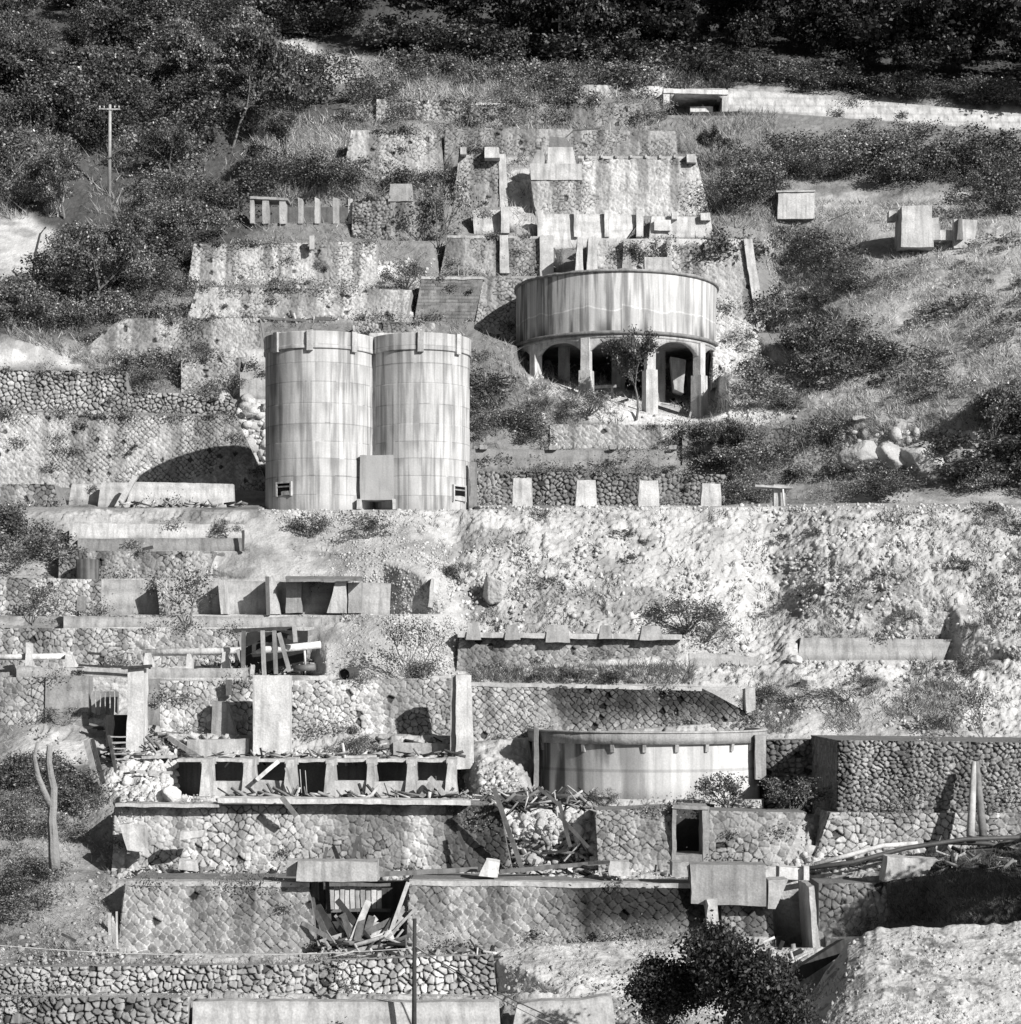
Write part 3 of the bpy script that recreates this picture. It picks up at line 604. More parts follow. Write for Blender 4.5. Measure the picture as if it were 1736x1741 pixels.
# portal
o = empty('road_portal'); T(o, 'wide dark concrete portal at the end of the upper road', 'portal')
slab('jamb', (1128, 1139, 1139, 1128, 150, 150, 174, 178), 151., 3.4, .5, o); slab('jamb', (1228, 1238, 1238, 1228, 152, 152, 190, 190), 151., 3.4, .5, o)
strip((1128, 150), (1238, 153), 150.9, .34, 3.6, .56, 'lintel', parent=o)
for a_, b_ in ((1139, 1150), (1228, 1217)):
    c = [P(a_, 157, 151.02), P(b_, 157, 151.02), P(a_, 168, 151.02)]; bk = [p+np.array([0, 3.2, 0]) for p in c]
    mesh('haunch', c+bk, [(0, 1, 2), (3, 5, 4), (0, 3, 4, 1), (1, 4, 5, 2), (2, 5, 3, 0)], M_CONC, .42, o)
slab('back_wall', (1136, 1234, 1234, 1136, 150, 150, 196, 196), 154.6, .4, .28, o)
block('concrete_block', 'bright concrete block lying inside the road portal', 'concrete block', (1174, 1212, 1212, 1174, 181, 181, 190, 190), 152., .8, .6)
block('retaining_wall', 'dark retaining wall just under the road portal', 'stone wall', (1176, 1256, 1256, 1176, 191, 189, 236, 205), 150.2, .6, .05)

# ---- the silos
def silo(cx, Yc, r, yt, yb, label, notches, win, seed):
    root = empty('concrete_silo', P(cx, yb, Yc)); T(root, label, 'silo', 'pair of joined concrete silos')
    c = P(cx, 0, Yc); zt = (HY-yt)/F*(Yc-r); zb = (HY-yb)/F*(Yc-r)-.4
    nu, nv = 640, 260
    def shell(name, ro, ri, z0, z1, nu, nv, base_t, par, top=True, prof=None):
        th, t = np.meshgrid(np.linspace(0, 2*math.pi, nu), np.linspace(0, 1, nv), indexing='ij')
        z = z0+(z1-z0)*t; lift = (z-zb)/.93+.12*np.sin((z-zb)*1.1+seed)
        rr = ro+.012*(h3(np.floor(lift).astype(np.int64), lift.astype(np.int64)*0, lift.astype(np.int64)*0, seed)-.5)*2+.008*((lift % 1)-.5)
        x = c[0]+rr*np.sin(th); y = c[1]-rr*np.cos(th)
        bd = np.floor(th*ro/.16).astype(np.int64); li = np.floor(lift).astype(np.int64)
        tn = base_t*(.96+.08*h3(bd, li, li*0, seed))*(.97+.06*h3(li, li*0, li*0, seed+3))
        vert = fbm(th*ro, z*.05, z*0, .16, 4, seed+20); tn = tn*(1.05-.42*sst(.44, .74, vert)); v2 = fbm(th*ro, z*.07, z*0, .5, 5, seed+60); tn = tn*(1-.16*sst(.46, .72, v2))
        patch = fbm(th*ro, z*.5, z*0, 1.4, 4, seed+31); tn = tn*(.86+.3*patch)
        # drips hanging below each pour joint
        fl = lift % 1; dm = fbm(th*ro, li*3.1, z*0, .5, 3, seed+5)
        tn = tn*(1-.28*sst(.5, .75, dm)*sst(.2, 1., fl+.5*(vert-.5))); tn = tn*np.where((fl < .03+.05*(fbm(th*ro, li*2.7, z*0, .7, 3, seed+2)-.4)), .6, 1)
        tn = tn*np.where(np.abs(((th*ro/.16) % 1)-.5) > .44, .93, 1)
        tn = tn*(1-.35*sst(zb+.9, zb+.2, z)*(fbm(th*ro, z, z*0, .8, 3, seed+8)))
        V = np.stack([x, y, z], -1).reshape(-1, 3); f = [grid_faces(nu, nv)]
        n0 = nu*nv; idx = np.arange(n0).reshape(nu, nv); lp = idx[:, -1]
        V2 = V[lp].copy(); V2[:, 0] = c[0]+(V2[:, 0]-c[0])*ri/ro; V2[:, 1] = c[1]+(V2[:, 1]-c[1])*ri/ro
        V3 = V2.copy(); V3[:, 2] = z0 if not top else z1-2.2
        a = np.arange(nu-1); f.append(np.stack([lp[a], lp[a+1], n0+a+1, n0+a], 1)); f.append(np.stack([n0+a, n0+a+1, n0+nu+a+1, n0+nu+a], 1))
        if not top:
            lb = idx[:, 0]; f.append(np.stack([lb[a+1], lb[a], n0+nu+a, n0+nu+a+1], 1))
        tt = np.concatenate([tn.ravel(), np.full(2*nu, base_t*.8)])
        if prof is not None:
            pass
        return mesh(name, np.concatenate([V, V2, V3]), np.concatenate(f), M_SHELL, tt, par)
    rr = shell('shell', r, r-.3, zb, zt, nu, nv, .44, root)
    shell('parapet', r+.08, r-.32, zt-.82, zt+.02, 300, 24, .46, root, top=False)
    for a_ in notches:
        a0 = math.radians(a_); e = np.array([math.sin(a0), -math.cos(a0), 0]); tv = np.array([math.cos(a0), math.sin(a0), 0])
        b0 = np.array([c[0], c[1], 0])+e*(r+.10)
        lo, hi = zt-.95, zt+.05
        fr = [b0-tv*.15+e*.10+[0, 0, lo], b0+tv*.15+e*.10+[0, 0, lo], b0+tv*.15+e*.12+[0, 0, hi], b0-tv*.15+e*.12+[0, 0, hi]]
        boxmesh('corbel', fr+[p-e*.3 for p in fr], M_CONC, .42, root)
    # roof slab inside the rim
    n = 48; V = [np.array([c[0]+(r-.3)*math.cos(2*math.pi*k/n), c[1]+(r-.3)*math.sin(2*math.pi*k/n), zt-.5]) for k in range(n)]
    mesh('roof_slab', V, [tuple(range(n))], M_CONC, .3, root)
    if win:
        x0, x1, y0, y1 = win; aw = math.asin(max(-.97, min(.97, ((x0+x1)/2-cx)/F*Yc/r*1.02))); hw = .42; zm1 = (HY-y0)/F*(Yc-r*.8); zm0 = (HY-y1)/F*(Yc-r*.8)
        e = np.array([math.sin(aw), -math.cos(aw), 0]); tv = np.array([math.cos(aw), math.sin(aw), 0]); b0 = np.array([c[0], c[1], 0])
        def wb(name, u0, u1, z0, z1, ra, rb, tone, par, jit=0.):
            fr = [b0+tv*u+e*rb+np.array([0, 0, zz]) for u, zz in ((u0, z0), (u1, z0), (u1, z1), (u0, z1))]
            return boxmesh(name, fr+[p-e*(rb-ra) for p in fr], M_CONC, tone, par, jit=jit)
        wr = wb('window_dark', -hw, hw, zm0, zm1, r-.3, r+.035, .008, root)  # near-black box on the shell paints the darkness of the window opening
        for u0, u1, z0, z1 in ((-hw-.08, -hw, zm0-.05, zm1+.08), (hw, hw+.08, zm0-.05, zm1+.08), (-hw, hw, zm1, zm1+.08)): wb('frame', u0, u1, z0, z1, r-.2, r+.08, .45, wr)
        wb('sill_rubble', -hw, hw, zm0, zm0+.2, r-.1, r+.05, .42, wr, .05); wb('cross_bar', -hw, hw, zm1-.2, zm1-.13, r, r+.06, .25, wr)
    return root
silo(545, 101.6, 2.76, 563, 863, 'left concrete silo of the joined pair, the taller looking one', (-44, -5, 40), (482, 504, 822, 842), 3)
silo(716, 101.9, 2.46, 566, 863, 'right concrete silo of the joined pair, with a dark stain', (2, 48), (773, 788, 826, 850), 9)
o = block('link_wall', 'blocky concrete link built between the feet of the silos', 'concrete wall', (612, 669, 669, 612, 774, 774, 850, 850), 99.45, 2.5, .32, cell=.2, mat=M_SHELL)
slab('foot', (606, 614, 614, 606, 848, 848, 866, 866), 99.2, 2., .42, o); slab('foot', (667, 672, 672, 667, 848, 848, 866, 866), 99.2, 2., .42, o)
slab('joint_web', (628, 672, 672, 628, 566, 566, 776, 776), 100.9, 1., .5, o, cell=.15)
# ---- the raised tank on legs
def big_tank():
    root = empty('raised_tank', P(1048, 700, 122)); T(root, 'large round concrete tank raised on arched legs', 'tank')
    c = P(1048, 0, 122.); r = 6.08; zt = 23.9; zb = 20.05
    zt = (HY-461)/F*(122-r); zb = (HY-564)/F*(122-r)
    nu, nv = 760, 130
    th, t = np.meshgrid(np.linspace(0, 2*math.pi, nu), np.linspace(0, 1, nv), indexing='ij'); z = zb+(zt-zb)*t; s = th*r
    tn = .46*(.86+.28*h3(np.floor(s/.2).astype(np.int64), np.floor(s*0).astype(np.int64), np.floor(s*0).astype(np.int64), 1))
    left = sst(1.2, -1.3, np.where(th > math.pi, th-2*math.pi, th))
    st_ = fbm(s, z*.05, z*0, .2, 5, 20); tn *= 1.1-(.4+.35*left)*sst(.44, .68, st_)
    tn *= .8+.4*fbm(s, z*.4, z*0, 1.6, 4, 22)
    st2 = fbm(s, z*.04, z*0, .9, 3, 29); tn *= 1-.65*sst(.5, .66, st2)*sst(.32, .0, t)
    wv = .38+.18*(fbm(s, z*0, z*0, 1.3, 3, 27)-.5); tn *= np.where(np.abs(t-wv) < .012, 1.3, 1.0)*np.where(t < wv, .93, 1.03)
    V = np.stack([c[0]+r*np.sin(th), c[1]-r*np.cos(th), z], -1).reshape(-1, 3)
    f = [grid_faces(nu, nv)]; n0 = len(V); idx = np.arange(n0).reshape(nu, nv)
    Vi = np.stack([c[0]+(r-.3)*np.sin(th[:, 0]), c[1]-(r-.3)*np.cos(th[:, 0]), np.full(nu, zt)], -1); Vj = Vi.copy(); Vj[:, 2] = zb
    a = np.arange(nu-1); f.append(np.stack([idx[a, -1], idx[a+1, -1], n0+a+1, n0+a], 1)); f.append(np.stack([n0+a, n0+a+1, n0+nu+a+1, n0+nu+a], 1))
    f.append(np.stack([idx[a+1, 0], idx[a, 0], n0+nu+a, n0+nu+a+1], 1))
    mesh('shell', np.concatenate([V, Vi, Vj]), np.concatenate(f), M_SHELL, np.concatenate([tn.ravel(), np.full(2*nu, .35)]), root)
    def ring(name, ro, ri, z0, z1, tone, n=160, rag=0.):
        V = []; Fc = []
        for k in range(n):
            a0 = 2*math.pi*k/n; e = np.array([math.sin(a0), -math.cos(a0)]); g_ = rag*R.random()
            for rr_, zz in ((ro, z0), (ro, z1-g_), (ri, z1-g_), (ri, z0)): V.append((c[0]+e[0]*rr_, c[1]+e[1]*rr_, zz))
        for k in range(n):
            m = (k+1) % n
            for q in range(4): Fc.append((k*4+q, m*4+q, m*4+(q+1) % 4, k*4+(q+1) % 4))
        return mesh(name, V, Fc, M_CONC, tone, root)
    ring('rim', r+.12, r-.35, zt-.02, zt+.16, .26, rag=.07)
    ring('base_ring', r+.16, r-.4, zb-.12, zb+.06, .20)
    ring('girder', r+.02, r-.35, zb-.32, zb-.12, .42)
    n = 64; mesh('floor', [(c[0]+(r-.3)*math.cos(2*math.pi*k/n), c[1]+(r-.3)*math.sin(2*math.pi*k/n), zb-.05) for k in range(n)], [tuple(range(n))], M_CONC, .25, root)
    mesh('roof_fill', [(c[0]+(r-.3)*math.cos(2*math.pi*k/n), c[1]+(r-.3)*math.sin(2*math.pi*k/n), zt-.5) for k in range(n)], [tuple(range(n))], M_GROUND, .2, root)
    angs = [-56, -20, 16, 52, 88, 124, 160, 196, 232, 268]
    for i, A_ in enumerate(angs):
        a0 = math.radians(A_); e = np.array([math.sin(a0), -math.cos(a0), 0]); tv = np.array([math.cos(a0), math.sin(a0), 0]); b0 = np.array([c[0], c[1], 0])+e*(r-.14)
        front = math.cos(a0) > -.1
        zg = {-56: 17.2, -20: 15.6, 16: 14.6, 52: 14.4, 88: 15.4, 268: 17.2}.get(A_, 16.4); ztop = zb-.3; zk = zb-2.2
        def lump(name, hw, hd, z0, z1, tone, par):
            fr = [b0-tv*hw+e*hd+[0, 0, z0], b0+tv*hw+e*hd+[0, 0, z0], b0+tv*hw*.95+e*hd+[0, 0, z1], b0-tv*hw*.95+e*hd+[0, 0, z1]]
            return boxmesh(name, fr+[p-e*hd*2 for p in fr], M_CONC, tone, par, cell=.2, jit=.012)
        col_ = lump('leg', .27, .26, zk, ztop, .46, root)
        lump('plinth', .37, .36, zg, zk+.02, .44, col_)
        # arched spandrel to the next leg
        a1 = math.radians(A_+36); m = 20; V = []; Fc = []
        for k in range(m+1):
            q = k/m; aa = a0+(a1-a0)*q; e2 = np.array([math.sin(aa), -math.cos(aa)]); zz = ztop-.02-.92*abs(2*q-1)**2.6-.10
            for rr_ in (r-.02, r-.34):
                V.append((c[0]+e2[0]*rr_, c[1]+e2[1]*rr_, ztop+.05)); V.append((c[0]+e2[0]*rr_, c[1]+e2[1]*rr_, zz))
        for k in range(m):
            p = k*4; n4 = p+4
            Fc += [(p, n4, n4+1, p+1), (p+2, p+3, n4+3, n4+2), (p+1, n4+1, n4+3, p+3)]
        mesh('arch', V, Fc, M_CONC, .43, root)
    # inner pillars seen in the shade
    for dx, dy, hw in ((-3.2, -.6, .35), (2.6, .8, .4), (.2, 2.2, .4)):
        q = np.array([c[0]+dx, c[1]+dy, 0]); fr = [q+[-hw, -hw, 15.], q+[hw, -hw, 15.], q+[hw, -hw, zb], q+[-hw, -hw, zb]]
        boxmesh('inner_pillar', fr+[p+[0, 2*hw, 0] for p in fr], M_CONC, .32, root)
    return root
big_tank()
block('concrete_hopper', 'broken concrete hopper standing under the raised tank', 'hopper', (1140, 1166, 1162, 1146, 606, 612, 668, 662), 121.5, 1.5, .4)
o = beam('timber_beam', (1010, 658), (1048, 656), 119, 119, .16, .2, .3); T(o, 'timber rail lying under the raised tank near the small tree', 'beam')
beam('post', (1041, 656), (1041, 678), 118.9, 118.9, .14, .14, .35, o)
o = beam('timber_beam', (1208, 600), (1200, 672), 121, 121.4, .12, .12, .04); T(o, 'thin dark pole leaning under the right side of the tank', 'pole')
# ---- the round basin on the lower ledge
def basin():
    root = empty('round_basin', P(1104, 1357, 80.6)); T(root, 'low round concrete basin with a bracketed rim at lower right', 'tank')
    c = P(1100, 0, 80.6); r = 4.62; zt = (HY-1247)/F*(80.6-r); zb = (HY-1358)/F*(80.6-r)-.5
    nu, nv = 420, 80
    th, t = np.meshgrid(np.linspace(0, 2*math.pi, nu), np.linspace(0, 1, nv), indexing='ij'); z = zb+(zt-zb)*t; s = th*r; thl = np.where(th > math.pi, th-2*math.pi, th)
    tn = .52*(.9+.2*h3(np.floor(s/.3).astype(np.int64), np.floor(s*0).astype(np.int64), np.floor(s*0).astype(np.int64), 1))
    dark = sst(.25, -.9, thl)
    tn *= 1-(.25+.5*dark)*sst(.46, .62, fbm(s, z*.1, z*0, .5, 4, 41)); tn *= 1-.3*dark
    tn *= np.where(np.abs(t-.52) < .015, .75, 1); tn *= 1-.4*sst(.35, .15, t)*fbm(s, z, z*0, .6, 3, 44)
    V = np.stack([c[0]+r*np.sin(th), c[1]-r*np.cos(th), z], -1).reshape(-1, 3)
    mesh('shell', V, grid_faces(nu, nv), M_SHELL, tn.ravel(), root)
    n = 120
    def ring(name, ro, ri, z0, z1, tone):
        V = []; Fc = []
        for k in range(n):
            a0 = 2*math.pi*k/n
            for rr_, zz in ((ro, z0), (ro, z1), (ri, z1), (ri, z0)): V.append((c[0]+math.sin(a0)*rr_, c[1]-math.cos(a0)*rr_, zz))
        for k in range(n):
            m = (k+1) % n
            for q in range(4): Fc.append((k*4+q, m*4+q, m*4+(q+1) % 4, k*4+(q+1) % 4))
        mesh(name, V, Fc, M_CONC, tone, root)
    ring('rim', r+.15, r-.25, zt-.42, zt, .30)
    ring('rim_cap', r+.18, r-.25, zt+.003, zt+.07, .36)
    mesh('bed', [(c[0]+(r-.2)*math.cos(2*math.pi*k/64), c[1]+(r-.2)*math.sin(2*math.pi*k/64), zt-.25) for k in range(64)], [tuple(range(64))], M_GROUND, .4, root)
    for A_ in range(-65, 80, 15):
        a0 = math.radians(A_); e = np.array([math.sin(a0), -math.cos(a0), 0]); tv = np.array([math.cos(a0), math.sin(a0), 0]); b0 = np.array([c[0], c[1], 0])+e*r
        fr = [b0-tv*.07+e*.08+[0, 0, zt-.72], b0+tv*.07+e*.08+[0, 0, zt-.72], b0+tv*.07+e*.14+[0, 0, zt-.40], b0-tv*.07+e*.14+[0, 0, zt-.40]]
        bk = [p-e*(.1 if i < 2 else .16) for i, p in enumerate(fr)]
        boxmesh('bracket', fr+bk, M_CONC, .33, root, jit=0)
    slab('side_pier', (1284, 1303, 1303, 1286, 1250, 1250, 1325, 1325), 77.6, 1., .34, root); slab('side_pier', (908, 916, 916, 908, 1236, 1240, 1357, 1357), 77.9, 1.2, .2, root)
    return root
basin()
# ---- bins with open fronts
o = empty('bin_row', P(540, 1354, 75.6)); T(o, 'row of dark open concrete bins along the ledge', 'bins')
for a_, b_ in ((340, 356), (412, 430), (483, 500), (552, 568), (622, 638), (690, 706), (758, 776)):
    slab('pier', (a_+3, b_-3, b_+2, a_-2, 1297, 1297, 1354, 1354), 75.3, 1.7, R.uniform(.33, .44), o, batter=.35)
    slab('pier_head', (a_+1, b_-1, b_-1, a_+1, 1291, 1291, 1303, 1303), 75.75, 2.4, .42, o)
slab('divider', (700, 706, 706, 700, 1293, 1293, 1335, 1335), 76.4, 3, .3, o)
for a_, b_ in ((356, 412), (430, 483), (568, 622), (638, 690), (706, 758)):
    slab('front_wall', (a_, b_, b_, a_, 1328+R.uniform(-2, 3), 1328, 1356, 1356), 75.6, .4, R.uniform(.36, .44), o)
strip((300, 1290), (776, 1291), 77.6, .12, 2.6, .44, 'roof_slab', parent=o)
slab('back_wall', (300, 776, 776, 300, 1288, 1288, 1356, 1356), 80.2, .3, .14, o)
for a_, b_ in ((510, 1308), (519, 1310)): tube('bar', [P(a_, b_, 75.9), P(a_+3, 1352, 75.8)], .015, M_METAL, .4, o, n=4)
# ---- three pillars
for q, Y, lb in (((218, 244, 243, 214, 1136, 1136, 1302, 1302), 79.6, 'thin leaning concrete pillar at the left beside the steps'), ((430, 492, 492, 430, 1148, 1148, 1284, 1284), 79.8, 'wide flat concrete slab pillar in the middle of three'), ((775, 800, 806, 775, 1147, 1147, 1308, 1308), 79.4, 'tall tapered concrete pillar left of the round basin')):
    o = block('concrete_pillar', lb, 'pillar', q, Y, 1.0 if q[0] < 700 else .9, .50, batter=.1)
    if q[0] > 700: slab('side_face', (767, 776, 776, 764, 1149, 1147, 1308, 1312), Y+.25, .6, .3, o)
    if q[0] < 300: beam('cap_timber', (206, 1136), (256, 1132), Y-.15, Y-.1, .1, .5, .06, o)
# pieces on this ledge
block('concrete_kerb', 'low concrete plinth left of the wide slab pillar', 'concrete block', (318, 422, 424, 316, 1258, 1256, 1292, 1290), 80.2, .6, .38)
block('concrete_stub', 'leaning concrete stub in the shadow on the pale masonry', 'concrete block', (361, 384, 402, 359, 1192, 1194, 1252, 1252), 81.5, .6, .3)
block('stone_plinth', 'low masonry plinth between wide and tapered pillars', 'stone plinth', (668, 764, 764, 668, 1262, 1264, 1292, 1290), 80.5, .5, .34)
block('concrete_stub', 'little square block on top of the masonry by the wide pillar', 'concrete block', (384, 393, 393, 384, 1155, 1155, 1182, 1182), 82.0, .3, .12)
block('wall_end', 'upright concrete end stone on the bare slope by the dark masonry', 'concrete block', (1268, 1284, 1284, 1268, 1171, 1169, 1206, 1214), 82.0, 1.2, .40)
block('concrete_wedge', 'pointed concrete wedge standing in the talus', 'concrete wedge', (733, 737, 735, 728, 982, 984, 1034, 1032), 89.5, 1.9, .42)
block('leaning_slab', 'thin concrete slab leaning against the bright terrace wall', 'slab', (226, 234, 206, 194, 808, 810, 861, 861), 99.8, .25, .46)
for i, (a_, b_, yt) in enumerate(((872, 905, 813), (980, 1014, 816), (1086, 1120, 817), (1193, 1226, 822))):
    block('stub_pier', ('first stub pier right of the silos, the tallest', 'second stub pier right of the silos', 'third stub pier right of the silos', 'fourth stub pier right of the silos, half overgrown')[i], 'concrete pier', (a_+1, b_-1, b_+1, a_-1, yt, yt, 864, 864), 101, .9, .47, batter=.08)
o = block('stub_pier', 'last slim pier at right of the stub row with a pale pole', 'concrete pier', (1316, 1336, 1336, 1316, 824, 824, 864, 864), 101, .6, .38)
tube('pole', [P(1331, 828, 100.8), P(1333, 864, 100.8)], .05, M_METAL, .6, o)
o = strip((1284, 824), (1348, 827), 100.7, .10, 1., .4, 'slab', cell=.2); o.name = 'broken_slab'; T(o, 'thin broken slab lying over the last slim pier', 'slab')
o = block('timber_post', 'tall wooden post against the right silo', 'post', (799, 811, 811, 799, 786, 786, 864, 864), 100.8, .3, .22, mat=M_WOOD)
strip((811, 798), (890, 799), 101.3, .06, .1, .2, 'rail', M_WOOD, parent=o)
block('timber_post', 'short dark wooden post below the silo terrace', 'post', (411, 415, 415, 411, 902, 902, 937, 937), 93.0, .12, .08, mat=M_WOOD)
block('timber_post', 'short stone post on the pale masonry high at left', 'post', (526, 534, 534, 526, 400, 400, 424, 424), 126.0, .3, .4)
# rusty half drum
o = empty('steel_drum', P(149, 984, 91)); T(o, 'rusty dark steel drum half sunk in the ledge', 'drum')
c = P(149, 0, 91.6); zt = (HY-950)/F*91; V = []; Fc = []; n = 40
for k in range(n):
    a0 = 2*math.pi*k/n
    for rr_, zz in ((.52, zt-1.1), (.52, zt), (.49, zt), (.49, zt-1.1)): V.append((c[0]+math.sin(a0)*rr_, c[1]-math.cos(a0)*rr_, zz))
for k in range(n):
    m = (k+1) % n
    for q in range(3): Fc.append((k*4+q, m*4+q, m*4+q+1, k*4+q+1))
mesh('drum_shell', V, Fc, M_METAL, [(.05+.03*((i//4) % 3)) for i in range(len(V))], o)
n_ = len(V)
block('concrete_post_box', 'small square concrete box on the ledge below the drum', 'concrete block', (130, 144, 144, 130, 1014, 1014, 1038, 1038), 88.6, .4, .22)
# pipes
def pipe(name, label, pts, r, tone, supports=(), Ys=84.6):
    o = tube(name, pts, r, M_CONC, tone, n=14); T(o, label, 'pipe')
    for q in supports: slab('support', q, Ys, .5, .45, o)
    return o
pipe('concrete_pipe', 'short pale pipe on blocks at the left edge', [P(-40, 1118, 84.8), P(112, 1116, 84.9)], .13, .6, ((112, 120, 128, 110, 1110, 1112, 1134, 1134), (44, 52, 54, 42, 1092, 1094, 1132, 1132)), 84.5)
pipe('concrete_pipe', 'long pale pipe on concrete supports beneath the shed posts', [P(244, 1110, 85), P(380, 1107, 85), P(470, 1104, 85.1), P(545, 1096, 85.6)], .16, .56, ((246, 256, 260, 244, 1110, 1110, 1136, 1136), (318, 324, 328, 314, 1112, 1112, 1148, 1148), (378, 386, 396, 374, 1108, 1108, 1150, 1150)), 84.7)
o = tube('fallen_pipe', [P(500, 1137, 84.2), P(536, 1134, 84)], .14, M_METAL, .14, n=14); T(o, 'short dark pipe length fallen on the talus', 'pipe')
tube('post', [P(518, 1106, 84.4), P(519, 1130, 84.4)], .05, M_METAL, .6, o, n=6)
q = P(585, 1147, 83.2); o = tube('culvert_pipe', [q, q+[.3, 1.2, .1]], .24, M_METAL, .05, n=20, caps=False); T(o, 'round dark pipe mouth sticking out of the talus', 'pipe')
mesh('inner', [q+[.05+.23*math.cos(k*.314), .3, .23*math.sin(k*.314)] for k in range(20)], [tuple(range(20))], M_METAL, .01, o)
# timber shed remains
o = empty('collapsed_shed', P(455, 1150, 84)); T(o, 'collapsed dark timber frame of posts over the long pipe', 'shed remains')
for (x0, y0, x1, y1, t_) in ((414, 1072, 413, 1150, .14), (446, 1072, 449, 1148, .3), (466, 1072, 469, 1146, .2), (474, 1076, 492, 1142, .26), (430, 1130, 428, 1150, .35), (404, 1104, 420, 1150, .3), (500, 1062, 502, 1092, .3)):
    beam('post', (x0, y0), (x1, y1), 83.9, 83.7, .17, .15, t_, o)
beam('rail', (398, 1072), (504, 1068), 84.0, 84.2, .16, .3, .05, o); beam('brace', (400, 1118), (470, 1080), 84.6, 84.9, .3, .1, .04, o); beam('brace', (470, 1076), (508, 1088), 84.4, 84.6, .2, .1, .06, o)
boxmesh('shade_backing', [P(400, 1148, 86.3), P(520, 1125, 86.3), P(524, 1072, 86.3), P(420, 1075, 86.3), P(400, 1148, 86.6), P(520, 1125, 86.6), P(524, 1072, 86.6), P(420, 1075, 86.6)], M_WOOD, .03, o)  # near-black sheet added for the shade behind the posts and pipe
# doorway in the lower wall
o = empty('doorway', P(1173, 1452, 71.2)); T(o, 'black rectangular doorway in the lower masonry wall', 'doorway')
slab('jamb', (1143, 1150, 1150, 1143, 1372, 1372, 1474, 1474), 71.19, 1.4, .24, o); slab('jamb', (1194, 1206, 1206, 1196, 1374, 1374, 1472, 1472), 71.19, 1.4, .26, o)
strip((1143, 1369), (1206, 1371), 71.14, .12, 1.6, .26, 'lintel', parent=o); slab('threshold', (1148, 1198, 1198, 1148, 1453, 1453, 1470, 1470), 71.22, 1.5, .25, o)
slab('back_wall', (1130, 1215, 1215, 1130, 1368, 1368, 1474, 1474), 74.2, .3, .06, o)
# big slab boxes on the bottom ledge
o = block('concrete_wall', 'raised concrete slab above the collapsed timber bay', 'concrete slab', (506, 641, 641, 504, 1464, 1466, 1499, 1499), 65.9, 1.2, .34)
slab('wing', (488, 504, 504, 486, 1463, 1463, 1490, 1490), 66.6, .8, .42, o)
o = block('concrete_wall', 'big square concrete slab jutting over the dark masonry', 'concrete slab', (1174, 1303, 1303, 1176, 1470, 1471, 1540, 1537), 66.1, 1.2, .26)
slab('wing', (1143, 1172, 1172, 1143, 1466, 1466, 1491, 1491), 66.2, 1., .34, o)
block('concrete_block', 'low stepped concrete block right of the jutting slab', 'concrete block', (1307, 1340, 1318, 1306, 1497, 1495, 1545, 1545), 66.3, 1., .36)
block('concrete_block', 'white concrete block at the foot of the fallen rails', 'concrete block', (1325, 1366, 1366, 1325, 1474, 1476, 1496, 1495), 67.6, .8, .55)
block('concrete_block', 'upright end block beside the white concrete block', 'concrete block', (1367, 1376, 1376, 1367, 1472, 1472, 1496, 1496), 67.4, .6, .5)
block('concrete_block', 'tilted pale concrete cube on the bottom ledge', 'concrete block', (827, 850, 846, 814, 1462, 1466, 1492, 1489), 67.3, .7, .6, jit=.03)
block('concrete_block', 'grey concrete block with a notch on the bottom ledge', 'concrete block', (1037, 1070, 1072, 1036, 1464, 1465, 1490, 1488), 67.4, .7, .42, jit=.05)
block('broken_slab', 'broken white-edged concrete slab tipped over the dark gully', 'concrete slab', (1508, 1594, 1572, 1502, 1456, 1460, 1491, 1498), 67.6, .7, .42, jit=.06)
block('wall_end', 'pale crumbling masonry end beside the jutting slab', 'masonry', (1202, 1218, 1226, 1204, 1530, 1528, 1592, 1590), 65.6, .8, .52, jit=.10)
block('leaning_pillar', 'slender pale pillar leaning at the edge of the black gap', 'pillar', (1376, 1384, 1396, 1384, 1508, 1506, 1625, 1632), 65.3, 2.6, .45, jit=.05)
block('concrete_fragment', 'fallen concrete fragment in front of the black gap', 'concrete block', (1312, 1338, 1352, 1310, 1618, 1622, 1650, 1640), 63.2, .6, .45, jit=.05)
block('concrete_fragment', 'smaller fallen fragment above the dark tree', 'concrete block', (1296, 1316, 1316, 1298, 1614, 1612, 1622, 1624), 63.8, .5, .52, jit=.04)
for q, t_, lb in (((203, 222, 250, 216, 1402, 1398, 1450, 1446), .5, 'white edged broken slab at the left end of the streaked wall'), ((222, 246, 248, 214, 1400, 1404, 1448, 1452), .42, 'grey broken slab leaning beside the white edged one'), ((308, 346, 342, 306, 1414, 1412, 1424, 1428), .5, 'flat stone slab on the broken wall rubble'), ((304, 330, 334, 300, 1462, 1464, 1482, 1480), .44, 'slab fragment at the foot of the broken wall rubble')):
    block('broken_slab', lb, 'broken slab', q, 70.2-(q[0] > 300)*.6+(q[0] > 215)*.1, .5, t_, jit=.06)
